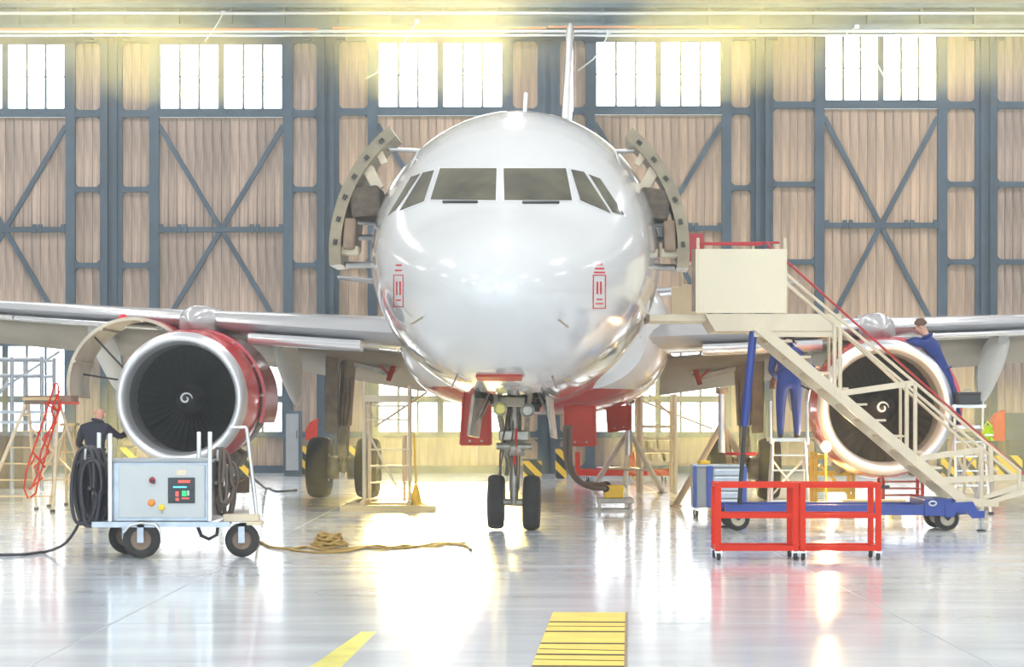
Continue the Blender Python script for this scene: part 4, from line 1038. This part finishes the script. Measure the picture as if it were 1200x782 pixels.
# ---- work steps
def step_ladder(name, label, xl, xr, yt, yfoot, Y, splay, rungs, m_, rm, depth=.9, top=True, r_=.028, cat='ladder', lean=0):
    """self-standing step: two front rails, rungs, two rear legs, top plate; xl, xr at the top (px)"""
    o = thing(name, label, cat, Vector((at((xl+xr)/2, 0, Y).x, Y, 0)))
    T0, T1 = at(xl, yt, Y+.35*depth), at(xr, yt, Y+.35*depth)
    B0_, B1_ = Vector((T0.x-splay+lean, Y, .0)), Vector((T1.x+splay*.6+lean, Y, .0))
    segs(o, 'front_rail', m_, r_, [(B0_, T0), (B1_, T1)])
    R0, R1 = Vector((T0.x-splay*.3-lean*.4, Y+depth, 0)), Vector((T1.x+splay*.8-lean*.4, Y+depth, 0))
    segs(o, 'rear_leg', m_, r_*.85, [(R0, T0), (R1, T1)])
    for k in range(1, rungs+1):
        f = k/(rungs+1); a, b = B0_.lerp(T0, f), B1_.lerp(T1, f)
        wpart('rung', MB().bar(a, b, .022, .09), rm, o)
    segs(o, 'rear_brace', m_, r_*.6, [(R0.lerp(T0, .2), R1.lerp(T1, .75)), (R1.lerp(T1, .2), R0.lerp(T0, .75))])
    if top: wpart('top_plate', MB().bb((T0.x-.06, T0.y-.15, T0.z-.02), (T1.x+.06, T0.y+.25, T0.z+.03)), rm, o)
    for p in (B0_, B1_, R0, R1): wpart('foot', MB().bb((p.x-.035, p.y-.035, 0), (p.x+.035, p.y+.035, .05)), M['black'], o)
    return o
lad = step_ladder('step_ladder', 'wooden-runged step ladder wrapped in red tape at the left edge', 33, 68, 468, 605, 5.2, .42, 6, M['cream'], M['wood'], 1.1, True, .03, lean=-.25)
wpart('top_shelf', MB().bb(at(29, 474, 5.5), at(92, 464, 6.1)), M['brown'], lad)
wpart('shelf_edge', MB().bb(at(70, 474, 5.45), at(93, 471, 5.52)), M['reddoor'], lad)
rt = thing('red_tape', 'red barrier tape wound around the right rail of the step ladder', 'tape', Vector((at(50, 0, 5.0).x, 5.0, .3)))
for pts in ([(64, 452), (58, 470), (52, 490), (45, 510), (38, 530), (31, 552), (28, 572), (33, 584)], [(68, 455), (69, 478), (63, 500), (57, 520), (52, 540), (46, 560), (42, 578), (36, 583)], [(58, 470), (64, 478), (70, 484), (52, 472)], [(38, 530), (46, 538), (53, 548), (42, 535), (36, 545)], [(62, 452), (67, 449), (69, 455)], [(70, 458), (60, 480), (66, 495), (50, 515), (58, 530), (40, 548), (50, 560), (34, 574)], [(66, 462), (72, 476), (58, 505), (48, 530), (44, 556), (38, 570)]):
    wpart('tape_strand', MB().path([at(x, y, 5.02+.03*math.sin(k*2)) for k, (x, y) in enumerate(pts)], .017, 6), M['signal'], rt)
# white stand under the left wing
Y = 6.0; ws = thing('work_stand', 'pale tubular work stand with ladder side beside the left main wheels', 'work stand', Vector((at(455, 0, Y).x, Y, 0)))
segs(ws, 'post', M['cream'], .035, [(at(427, 447, Y), at(427, 594, Y)), (at(433, 470, Y+.6), at(433, 588, Y+.6)), (at(480, 452, Y), at(480, 594, Y)), (at(474, 510, Y+.6), at(474, 588, Y+.6))])
for py in (527, 546.5, 566, 585): bars(ws, 'rung', M['cream'], .03, .06, [(at(434, py, Y), at(480, py, Y))])
for py in (476, 492): bars(ws, 'guard_rail', M['cream'], .03, .03, [(at(428, py, Y), at(480, py, Y))])
wpart('top_board', MB().bb(at(426, 471, Y-.05), at(482, 464, Y+.65)), M['cream'], ws)
bars(ws, 'brace', M['cream'], .035, .03, [(at(430, 505, Y+.05), at(467, 575, Y+.05)), (at(440, 500, Y+.6), at(500, 460, Y+.9))])
for yy in (Y-.35, Y+.75):
    a, b = at(399, 600, Y-.3), at(512, 600, Y-.3); wpart('base_beam', MB().bb((a.x, yy-.06, 0), (b.x-(.2 if yy > Y else 0), yy+.06, .10)), M['wood'], ws)
for px in (427, 480): wpart('base_cross', MB().bb((at(px, 0, Y).x-.04, Y-.4, .1), (at(px, 0, Y).x+.04, Y+.8, .17)), M['wood'], ws)
cn_ = thing('traffic_cone', 'small yellow marker cone at the right foot of the pale work stand', 'cone', Vector((at(487.5, 0, 6.4).x, 6.4, 0)))
wpart('cone', MB().lathe([(.03, .13), (.05, .12), (.40, .045), (.42, .03), (.425, 0)], (cn_.location.x, 6.4, 0), 'z', 20), M['yellow'], cn_)
wpart('cone_base', MB().bb((cn_.location.x-.17, 6.23, 0), (cn_.location.x+.17, 6.57, .03), .01), M['yellow'], cn_)
segs(cn_, 'marker_pole', M['yellow'], .018, [(Vector((cn_.location.x, 6.4, .42)), at(485, 508, 6.4))])
# right-hand steps
l1 = step_ladder('step_ladder', 'aluminium step ladder under the worker left of the right engine', 905, 943, 516, 592, 4.0, .05, 4, M['alu'], M['alu'], .8, True)
segs(l1, 'hand_post', M['alu'], .022, [(at(903, 470, 3.95), at(903, 520, 3.95)), (at(946, 470, 3.95), at(946, 520, 3.95))])
l2 = step_ladder('work_platform', 'aluminium work platform steps with black box right of the right engine', 1119, 1152, 501, 590, 4.4, .05, 5, M['alu'], M['alu'], 1.2, True, cat='work platform')
segs(l2, 'hand_post', M['alu'], .022, [(at(1119, 474, 4.6), at(1119, 503, 4.6)), (at(1152, 470, 4.6), at(1152, 503, 4.6))])
wpart('hand_rail', MB().bb(at(1117, 478, 4.55), at(1154, 474.5, 4.65)), M['alu'], l2)
bx_o = thing('tool_box', 'black tool box resting on the rail of the platform right of the right engine', 'box', at(1134, 474.5, 4.6))
p = at(1134, 474.5, 4.6)
wpart('box_body', MB().bb((p.x-.17, 4.42, p.z), (p.x+.17, 4.78, p.z+.16), .01), M['black'], bx_o); wpart('box_lid', MB().bb((p.x-.175, 4.41, p.z+.16), (p.x+.175, 4.79, p.z+.2), .01), M['black'], bx_o)
wpart('box_handle', MB().path([(p.x-.07, 4.6, p.z+.2), (p.x-.06, 4.6, p.z+.24), (p.x+.06, 4.6, p.z+.24), (p.x+.07, 4.6, p.z+.2)], .01, 6), M['grey'], bx_o)
# left background trestle beside the worker
tr_ = step_ladder('trestle', 'light crossed-leg trestle between the step ladder and the worker', 76, 86, 498, 590, 7.2, .22, 2, M['wood'], M['wood'], .7, True, .022, cat='trestle')
# tripod jacks under the right wing
def tripod(label, ax, ay, Y, feet, m_):
    apex = at(ax, ay, Y); o = thing('tripod_jack', label, 'jack', Vector((apex.x, Y, 0)))
    F_ = []
    for (px, py) in feet: F_.append(floor_at(px, py))
    for f in F_:
        wpart('tripod_leg', MB().tube(f+Vector((0, 0, .03)), apex, .055, 10), m_, o)
        wpart('foot_pad', MB().lathe([(0, 0), (0, .11), (.03, .1), (.05, 0)], (f.x, f.y, 0), 'z', 16), m_, o)
    C0 = sum(F_, Vector())/3
    wpart('ram', MB().tube(apex-Vector((0, 0, .45)), apex+Vector((0, 0, .55)), .06, 14), M['alu'], o)
    wpart('ram_head', MB().lathe([(.5, 0), (.5, .1), (.6, .1), (.6, 0)], apex, 'z', 16), M['gear_dirty'], o)
    for k in range(3): wpart('tie_rod', MB().tube(F_[k].lerp(apex, .38), F_[(k+1) % 3].lerp(apex, .38), .02, 6), m_, o)
    return o
tripod('tall cream tripod jack beside the tool cabinet', 846, 498, 5.2, ((792, 594), (888, 572), (862, 577)), M['cream'])
tripod('cream tripod jack behind the yellow box', 737, 505, 10.0, ((776, 578), (695, 573), (733, 569)), M['cream'])
rw = thing('jack_hand_wheel', 'red hand wheel table on a jack in front of the right main wheels', 'wheel', at(868, 560, 4.6)-Vector((0, 0, .9)))
hc = at(868, 532, 4.9); rw.location = Vector((hc.x, hc.y, 0))
wpart('wheel_rim', MB().path([hc+Vector((.24*math.cos(a), .24*math.sin(a), 0)) for a in np.linspace(0, 2*PI, 25)[:-1]], .024, 8, True), M['handred'], rw)
for a in (0, PI/3, 2*PI/3): wpart('spoke', MB().tube(hc-Vector((.24*math.cos(a), .24*math.sin(a), 0)), hc+Vector((.24*math.cos(a), .24*math.sin(a), 0)), .012, 6), M['handred'], rw)
segs(rw, 'screw_shaft', M['gear'], .03, [(Vector((hc.x, hc.y, .05)), hc+Vector((0, 0, .02)))])
wpart('shaft_base', MB().lathe([(0, 0), (0, .2), (.06, .16), (.12, .05)], (hc.x, hc.y, 0), 'z', 18), M['gear'], rw)
# pale work stand behind (right of the nose gear) and red tow dolly
Y = 14.0; w2 = thing('work_stand', 'pale tubular work stand below the right wing root beside the windows', 'work stand', Vector((at(770, 0, Y).x, Y, 0)))
for px in (751, 791):
    for yy in (Y, Y+.8): segs(w2, 'post', M['cream'], .05, [(Vector((at(px, 0, Y).x, yy, 0)), Vector((at(px, 0, Y).x, yy, at(0, 462, Y).z)))])
for py in (500, 514, 528, 542):
    bars(w2, 'rung', M['cream'], .05, .05, [(at(750, py, Y), at(792, py, Y))])
for py in (512, 540): bars(w2, 'side_rail', M['cream'], .05, .05, [(Vector((at(791, 0, Y).x, Y, at(0, py, Y).z)), Vector((at(791, 0, Y).x, Y+.8, at(0, py, Y).z)))])
wpart('deck', MB().bb((at(749, 0, Y).x, Y-.05, at(0, 502, Y).z), (at(793, 0, Y).x, Y+.85, at(0, 499, Y).z)), M['cream'], w2)
bars(w2, 'brace', M['cream'], .04, .03, [(at(752, 470, Y), at(835, 503, Y+.3)), (at(760, 462, Y+.4), at(790, 490, Y+.4))])
Y = 21.0; rd = thing('red_dolly', 'low red U-shaped engine dolly on casters near the back wall', 'dolly', Vector((at(735, 0, Y).x, Y, 0)))
for yy in (Y, Y+1.1): wpart('dolly_beam', MB().bb((at(673, 0, Y).x, yy, at(0, 558, Y).z), (at(794, 0, Y).x, yy+.1, at(0, 551, Y).z), .01), M['signal'], rd)
for px in (674, 738, 788): wpart('dolly_upright', MB().bb((at(px, 0, Y).x, Y, at(0, 552, Y).z), (at(px+6, 0, Y).x, Y+.1, at(0, 530, Y).z), .01), M['signal'], rd)
for px in (675, 790): wpart('dolly_cross', MB().bb((at(px-2, 0, Y).x, Y+.1, at(0, 558, Y).z), (at(px+3, 0, Y).x, Y+1.1, at(0, 552, Y).z)), M['signal'], rd)
wpart('dolly_plate', MB().bb((at(700, 0, Y).x, Y+.02, at(0, 552, Y).z), (at(740, 0, Y).x, Y+1.1, at(0, 548.5, Y).z)), M['handred'], rd)
for px in (690, 780):
    for yy in (Y+.06, Y+1.1): caster(rd, (at(px, 0, Y).x, yy, at(0, 558, Y).z), .07)
# yellow box with hose to the nose gear
Y = 5.6; yx = thing('hydraulic_unit', 'small yellow box unit on a low metal sled behind the nose wheels', 'equipment', Vector((at(719, 0, Y).x, Y, 0)))
z1 = at(0, 584, Y).z
wpart('box', MB().bb((at(708, 0, Y).x, Y, z1), (at(731, 0, Y).x, Y+.35, at(0, 569, Y).z), .015), M['yellow'], yx)
wpart('sled_plate', MB().bb((at(700, 0, Y).x, Y-.1, at(0, 590, Y).z), (at(742, 0, Y).x, Y+.5, z1), .01), M['gear'], yx)
for yy in (Y-.05, Y+.42): wpart('sled_runner', MB().bb((at(697, 0, Y).x, yy-.04, 0), (at(742, 0, Y).x, yy+.04, .04)), M['gear'], yx)
for px in (703, 739): wpart('sled_leg', MB().bb((at(px, 0, Y).x-.02, Y-.06, .04), (at(px, 0, Y).x+.02, Y+.44, at(0, 590, Y).z)), M['gear'], yx)
for k, dx in enumerate((0, 5)):
    floor_cable('supply_hose', ('front', 'rear')[k]+' one of two brown hoses drooping from the aircraft belly to the yellow box', [(663+dx, 500, 3.2), (663+dx, 530, 3.6), (668+dx*.6, 552, 4.2), (680+dx*.5, 566, 4.8), (695, 572-dx*.8, 5.3+.1*k), (709, 573-dx*.9, 5.6+.12*k)], .04, 'hose')
# blue object behind the jacks and rear yellow stands are background racks
Y = 23.5; bk = thing('storage_shelf', 'low yellow-framed storage shelf with boxes against the back doors behind the red dolly', 'shelf', Vector((at(765, 0, Y).x, Y, 0)))
for px in (745, 792):
    for yy in (Y, Y+.6): wpart('shelf_post', MB().bb((at(px, 0, Y).x-.04, yy-.03, 0), (at(px, 0, Y).x+.04, yy+.03, at(0, 512, Y).z)), M['yellow'], bk)
for py in (514, 528, 543): wpart('shelf_board', MB().bb((at(744, 0, Y).x, Y-.03, at(0, py+1, Y).z), (at(793, 0, Y).x, Y+.63, at(0, py-1, Y).z)), M['wood'], bk)
for k, (px, py) in enumerate(((752, 527), (764, 527), (778, 527), (755, 542), (772, 542), (784, 542))):
    p = at(px, py, Y); b2 = thing('carton', ('tan cardboard carton, %s on the %s shelf behind the red dolly' % (('leftmost', 'middle', 'rightmost')[k % 3], ('upper', 'lower')[k//3])), 'carton', p, 0, 'cartons on the storage shelf')
    wpart('carton_body', MB().bb((p.x-.17, Y+.05, p.z), (p.x+.17, Y+.45, p.z+.22)), M['wood'], b2); wpart('carton_tape', MB().bb((p.x-.03, Y+.045, p.z), (p.x+.03, Y+.455, p.z+.223)), M['cream'], b2)
# scaffold at the far left in front of the windows
Y = 16.0; sc_ = thing('scaffold', 'grey tubular scaffold platform at the far left before the lower windows', 'scaffold', Vector((at(10, 0, Y).x, Y, 0)))
for px in (-25, 14, 49):
    for yy in (Y, Y+1.2): segs(sc_, 'standard', M['steel'], .045, [(Vector((at(px, 0, Y).x, yy, 0)), Vector((at(px, 0, Y).x, yy, at(0, 418, Y).z)))])
for py in (421, 440, 483, 495):
    for yy in (Y, Y+1.2): segs(sc_, 'ledger', M['steel'], .035, [(Vector((at(-25, 0, Y).x, yy, at(0, py, Y).z)), Vector((at(49, 0, Y).x, yy, at(0, py, Y).z)))])
for py in (483, 495): wpart('scaffold_deck', MB().bb((at(-26, 0, Y).x, Y-.1, at(0, py+2, Y).z), (at(50, 0, Y).x, Y+1.3, at(0, py-1.5, Y).z)), M['steel'], sc_)
segs(sc_, 'diagonal', M['steel'], .03, [(at(-20, 470, Y), at(70, 412, Y)), (at(-25, 500, Y), at(10, 445, Y))])
Y = 17; gb = thing('storage_crate', 'dark reddish crate under the scaffold at the far left', 'crate', Vector((at(15, 0, Y).x, Y, 0)))
wpart('crate_body', MB().bb((at(-14, 0, Y).x, Y-.2, 0), (at(30, 0, Y).x, Y+.7, at(0, 511, Y).z), .01), M['brown'], gb)
for px in (-12, 8, 28): wpart('crate_batten', MB().bb((at(px-2, 0, Y).x, Y-.23, .02), (at(px+2, 0, Y).x, Y-.2, at(0, 512, Y).z)), M['brown'], gb)
wpart('crate_lid', MB().bb((at(-15, 0, Y).x, Y-.23, at(0, 511, Y).z), (at(31, 0, Y).x, Y+.72, at(0, 508, Y).z)), M['grey'], gb)
# door drive units with hazard-striped guards
def drive(label, x0, x1, y0, y1, redL, guards):
    Y = 27.6; o = thing('door_drive', label, 'machine', Vector((at((x0+x1)/2, 0, Y).x, Y, 0)))
    a, b = at(x0, y1, Y), at(x1, y0, Y)
    wpart('drive_housing', MB().bb((a.x, Y, a.z), (b.x, Y+.7, b.z), .02), M['column'], o)
    c_ = [(redL, y1), (redL, y0+10), (redL+5, y0+1), (redL+14, y0-3), (redL+14, y1)]
    wpart('red_guard', MB().prism([at(x, y, Y-.06) for x, y in c_], (0, .5, 0)), M['signal'], o)
    wpart('pedestal', MB().bb((a.x+.15, Y+.15, 0), (b.x-.15, Y+.6, a.z)), M['frame'], o)
    for (g0, g1) in guards: wpart('striped_guard', MB().bb((at(g0, 0, Y).x, Y-.12, 0), (at(g1, 0, Y).x, Y+.1, at(0, 523 if x0 < 600 else 534, Y).z), .01), M['hazard'], o)
    return o
drive('grey door drive with red guard behind the left main wheels', 368, 388, 494, 516, 358, ((350, 363), (405, 417)))
drive('grey door drive with red guard and striped posts at the right edge', 1178, 1222, 484, 517, 1164, ((1128, 1143), (1166, 1197)))
def barrier(label, x0, x1, y0, Y):
    o = thing('hazard_block', label, 'barrier', Vector((at((x0+x1)/2, 0, Y).x, Y, 0)), 0, 'striped hazard blocks at the door feet')
    wpart('block', MB().bb((at(x0, 0, Y).x, Y, 0), (at(x1, 0, Y).x, Y+.3, at(0, y0, Y).z), .02), M['hazard'], o)
    wpart('block_cap', MB().bb((at(x0, 0, Y).x-.02, Y-.02, at(0, y0, Y).z), (at(x1, 0, Y).x+.02, Y+.32, at(0, y0, Y).z+.04)), M['frame'], o)
barrier('striped hazard block behind the left engine and the worker', 140, 158, 524, 26); barrier('striped hazard block seen right of the left engine', 280, 291, 530, 26)
barrier('wide striped hazard block behind the nose wheels', 613, 635, 540, 26); barrier('narrow striped hazard block right of the nose gear', 651, 664, 526, 24); barrier('striped hazard block behind the right engine', 1105, 1122, 534, 26)
Y = 26; gx_ = thing('electric_cabinet', 'grey electric cabinet against the door between left engine and main wheels', 'cabinet', Vector((at(345, 0, Y).x, Y, 0)))
wpart('cabinet_body', MB().bb((at(333, 0, Y).x, Y, 0), (at(352, 0, Y).x, Y+.5, at(0, 482, Y).z), .01), M['frame'], gx_)
wpart('cabinet_door', MB().bb((at(335, 0, Y).x, Y-.03, .15), (at(350, 0, Y).x, Y, at(0, 485, Y).z), .01), M['grey'], gx_)
wpart('cabinet_handle', MB().bb((at(347.5, 0, Y).x, Y-.05, 1.0), (at(348.5, 0, Y).x, Y-.03, 1.2)), M['black'], gx_)
wch = thing('wheel_chock', 'dark chock block on the floor left of the main wheels', 'chock', Vector((at(279, 0, 9).x, 9, 0)))
wpart('chock_body', MB().prism([at(268, 578, 9), at(289, 578, 9), at(289, 560, 9), at(272, 558, 9)], (0, .4, 0)), M['brown'], wch); wpart('chock_rope', MB().path([at(270, 562, 8.98), at(278, 566, 8.95), at(287, 562, 8.98)], .015, 6), M['wood'], wch)
wch.location.z = 0
# added lamp and stem for a bright spot at the right engine's lower rim
wlp = thing('added_lamp', 'added warm lamp for the bright spot at the lower left rim of the right engine', 'lamp', V0(at(968, 529, 4.3)))
c_ = at(968, 524, 4.3); wpart('bulb', MB().lathe([(-.07, 0), (-.055, .04), (0, .062), (.05, .04), (.065, 0)], c_, 'z', 16), M['rimglow'], wlp)
wpart('bulb_cage', MB().path([c_+Vector((.075*math.cos(a), 0, .085*math.sin(a))) for a in np.linspace(0, 2*PI, 17)[:-1]], .006, 5, True), M['alu'], wlp)
segs(wlp, 'lamp_stem', M['yellow'], .014, [(c_-Vector((0, 0, .07)), Vector((c_.x, c_.y, 0)))])
pl_ = bpy.data.lights.new('added_lamp_light', 'POINT'); pl_.energy = 150; pl_.color = (1, .6, .25); pl_.shadow_soft_size = .06  # added light, also warms the fan blades beside it
lo_ = bpy.data.objects.new('added_lamp_light', pl_); C.objects.link(lo_); lo_.parent = wlp; lo_.location = c_+Vector((0, -.12, .05))-wlp.location

# ------------------------------------------------------------------ people
def person(label, J, cloth, skin_, hair, base):
    """J: joints in world coordinates. One continuous skinned body; colours by region; hair and collar as children"""
    root = thing('person', label, 'person', base)
    names, pos, rad, edges, reg = {}, [], [], [], []
    def add(n_, p, r_, parent=None, rg='cloth'):
        names[n_] = len(pos); pos.append(Vector(p)-base); rad.append(r_); reg.append(rg)
        if parent is not None: edges.append((names[parent], names[n_]))
    add('pelvis', J['pelvis'], (.165, .125)); add('waist', J['pelvis'].lerp(J['chest'], .45), (.150, .115), 'pelvis'); add('chest', J['chest'], (.175, .125), 'waist')
    add('neck0', J['chest'].lerp(J['head'], .48), (.075, .075), 'chest'); add('neck1', J['chest'].lerp(J['head'], .68), (.06, .06), 'neck0', 'skin')
    hd = (J['head']-J['chest']).normalized()
    add('head', J['head'], (.085, .10), 'neck1', 'skin'); add('crown', J['head']+hd*.085, (.075, .088), 'head', 'skin')
    add('nose', J['head']+J['face']*.125-hd*.01, (.016, .02), 'head', 'skin')
    for s_ in 'LR':
        add('sh'+s_, J['sh'+s_], (.082, .082), 'chest'); add('el'+s_, J['el'+s_], (.058, .058), 'sh'+s_); add('wr'+s_, J['wr'+s_], (.042, .042), 'el'+s_)
        d = (J['wr'+s_]-J['el'+s_]).normalized(); side = d.cross(Vector((0, 0, 1)));
        side = side.normalized() if side.length > .1 else Vector((1, 0, 0)); dn = d.cross(side)
        add('pm'+s_, J['wr'+s_]+d*.06, (.036, .022), 'wr'+s_, 'skin'); add('kn'+s_, J['wr'+s_]+d*.095, (.036, .02), 'pm'+s_, 'skin')
        for k, ln in enumerate((.060, .072, .068, .052)):
            o_ = side*((k-1.5)*.019)
            add('f%d' % k+s_, J['wr'+s_]+d*(.095+ln*.55)+o_+dn*.006, (.009, .009), 'kn'+s_, 'skin'); add('g%d' % k+s_, J['wr'+s_]+d*(.095+ln)+o_*1.05+dn*.022, (.008, .008), 'f%d' % k+s_, 'skin')
        add('th'+s_, J['wr'+s_]+d*.065+side*.05, (.011, .011), 'pm'+s_, 'skin'); add('ti'+s_, J['wr'+s_]+d*.10+side*.058+dn*.01, (.009, .009), 'th'+s_, 'skin')
        add('hp'+s_, J['hp'+s_], (.115, .115), 'pelvis'); add('kne'+s_, J['kn'+s_], (.082, .082), 'hp'+s_); add('an'+s_, J['an'+s_], (.060, .060), 'kne'+s_, 'cloth')
        add('bt'+s_, J['an'+s_]+Vector((0, 0, -.055)), (.055, .05), 'an'+s_, 'boot'); add('to'+s_, J['an'+s_]+J['toe']*.17+Vector((0, 0, -.062)), (.045, .032), 'bt'+s_, 'boot')
    me = bpy.data.meshes.new('body'); me.from_pydata([tuple(p) for p in pos], edges, [])
    ob = bpy.data.objects.new('body', me); C.objects.link(ob)
    md = ob.modifiers.new('skin', 'SKIN'); md.use_smooth_shade = True
    lay = me.skin_vertices[0].data if me.skin_vertices else None
    if lay is None:
        bm = bmesh.new(); bm.from_mesh(me); bm.verts.layers.skin.verify(); bm.to_mesh(me); bm.free(); lay = me.skin_vertices[0].data
    for k, r_ in enumerate(rad): lay[k].radius = r_; lay[k].use_root = (k == 0)
    ss = ob.modifiers.new('sub', 'SUBSURF'); ss.levels = 2; ss.render_levels = 2
    dg = bpy.context.evaluated_depsgraph_get(); dg.update()
    nm = bpy.data.meshes.new_from_object(ob.evaluated_get(dg)); bpy.data.objects.remove(ob)
    nm.name = 'body'; nm.materials.clear()
    for m_ in (cloth, skin_, M['boot']): nm.materials.append(m_)
    A = np.array([tuple(p) for p in pos]); ri = {'cloth': 0, 'skin': 1, 'boot': 2}
    RG = [ri[g] for g in reg]; RR = np.array([max(r_) for r_ in rad])
    for pg in nm.polygons:
        c_ = np.array(pg.center); k = int(np.argmin(np.linalg.norm(A-c_, axis=1)-RR*.8)); pg.material_index = RG[k]; pg.use_smooth = True
    b_o = link('body', nm, None, root)
    hp = J['head']-base; G = []
    bkd = -J['face']
    if hair is not None:
        ax = hd; G = []
        sd_ = ax.cross(J['face']).normalized(); fw = sd_.cross(ax).normalized()
        for i in range(7):
            t = i/6*1.75; row = []
            for k in range(16):
                a = 2*PI*k/16; frontness = max(0, math.cos(a)); tt = t*(1-.45*frontness)
                row.append(hp+ax*(.045+.118*math.cos(tt)) + fw*(.112*math.sin(tt)*math.cos(a)-.012) + sd_*(.098*math.sin(tt)*math.sin(a)))
            G.append(row+[row[0]])
        part('hair', MB().grid(G), hair, root)
    for s_ in (-1, 1):
        sd_ = hd.cross(J['face']).normalized()
        part('ear', MB().lathe([(-.035, 0), (-.03, .014), (0, .02), (.028, .013), (.034, 0)], hp+sd_*s_*.112-J['face']*.01, 'z', 10), skin_, root)
        part('eye', MB().lathe([(-.012, 0), (-.008, .009), (0, .012), (.008, .009), (.012, 0)], hp+sd_*s_*.036+J['face']*.104+hd*.025, 'z', 8), M['black'], root)
    part('mouth', MB().box(hp+J['face']*.105-hd*.055, (.045, .02, .01)), M['reddoor'], root)
    # collar ring
    cc = (J['chest'].lerp(J['head'], .55))-base; sd_ = hd.cross(J['face']).normalized(); fw = sd_.cross(hd)
    part('collar', MB().path([cc+sd_*(.088*math.cos(a))+fw*(.092*math.sin(a)) for a in np.linspace(0, 2*PI, 17)[:-1]], .024, 8, True), cloth, root)
    wc = (J['pelvis'].lerp(J['chest'], .25))-base; ux = (J['chest']-J['pelvis']).normalized(); sx_ = (J['hpR']-J['hpL']).normalized(); fx_ = sx_.cross(ux)
    part('belt', MB().path([wc+sx_*(.178*math.cos(a))+fx_*(.14*math.sin(a)) for a in np.linspace(0, 2*PI, 25)[:-1]], .016, 6, True), cloth, root)
    return root
V3 = Vector
# worker seen from behind, bent towards the right engine from a step ladder
Y = 4.22; p = at(924, 0, Y); x = p.x; zf = at(0, 515, 4.28).z + .03
person('worker in blue coveralls bending forward on a ladder, back turned, left of right engine', dict(
    pelvis=V3((x+.01, Y, zf+.93)), chest=V3((x+.0, Y+.20, zf+1.34)), head=V3((x+.06, Y+.42, zf+1.50)), face=V3((.3, .8, -.5)).normalized(),
    shL=V3((x-.19, Y+.18, zf+1.33)), elL=V3((x-.25, Y+.22, zf+1.05)), wrL=V3((x-.12, Y+.42, zf+.95)),
    shR=V3((x+.19, Y+.22, zf+1.33)), elR=V3((x+.30, Y+.40, zf+1.10)), wrR=V3((x+.46, Y+.58, zf+1.12)),
    hpL=V3((x-.10, Y, zf+.86)), knL=V3((x-.12, Y+.03, zf+.48)), anL=V3((x-.125, Y, zf+.09)),
    hpR=V3((x+.11, Y, zf+.86)), knR=V3((x+.13, Y+.05, zf+.48)), anR=V3((x+.14, Y+.02, zf+.09)), toe=V3((0, 1, 0))), M['coverall'], M['skin'], M['navy'], V3((x, Y, zf)))
# worker leaning over the right engine from the far side
Y = 5.9; zf = at(0, 500, 4.9).z+.03; q = at(1103, 0, Y); x = q.x; yy = 4.95
Y = 5.0; x = at(1108, 0, Y).x
hd_ = at(1080, 384, Y+.1); ch_ = at(1093, 408, Y+.05); pv = at(1109, 443, Y)
person('worker in blue coveralls leaning over the top of the right engine', dict(
    pelvis=pv, chest=ch_, head=hd_, face=V3((-.85, .35, -.3)).normalized(),
    shL=ch_+V3((-.12, -.16, .04)), elL=at(1072, 401, Y-.1), wrL=at(1060, 408, Y+.25),
    shR=ch_+V3((.08, .18, .06)), elR=at(1072, 398, Y+.5), wrR=at(1056, 404, Y+.6),
    hpL=pv+V3((-.03, -.11, -.06)), knL=at(1117, 474, Y-.12), anL=V3((at(1120, 0, Y).x, Y-.1, zf+.09)),
    hpR=pv+V3((.03, .11, -.06)), knR=at(1118, 472, Y+.1), anR=V3((at(1125, 0, Y).x, Y+.12, zf+.09)), toe=V3((-1, .1, 0))), M['coverall'], M['skin'], M['hair'], V3((at(1122, 0, Y).x, Y, zf)))
# bald worker in dark shirt by the open cowl of the left engine
Y = 5.6; x = at(112, 0, Y).x
person('bald worker in dark navy shirt standing under the open cowl of the left engine', dict(
    pelvis=V3((x-.02, Y, .92)), chest=V3((x-.01, Y+.02, 1.34)), head=V3((x+.06, Y+.05, 1.61)), face=V3((.45, .85, .1)).normalized(),
    shL=V3((x-.20, Y, 1.37)), elL=V3((x-.30, Y+.08, 1.10)), wrL=V3((x-.18, Y+.28, 1.0)),
    shR=V3((x+.19, Y+.02, 1.37)), elR=V3((x+.36, Y+.16, 1.22)), wrR=V3((x+.50, Y+.36, 1.30)),
    hpL=V3((x-.11, Y, .86)), knL=V3((x-.12, Y+.02, .48)), anL=V3((x-.12, Y, .09)),
    hpR=V3((x+.10, Y, .86)), knR=V3((x+.11, Y+.03, .48)), anR=V3((x+.12, Y, .09)), toe=V3((.2, 1, 0)).normalized()), M['navy'], M['skin'], None, V3((x, Y, 0)))
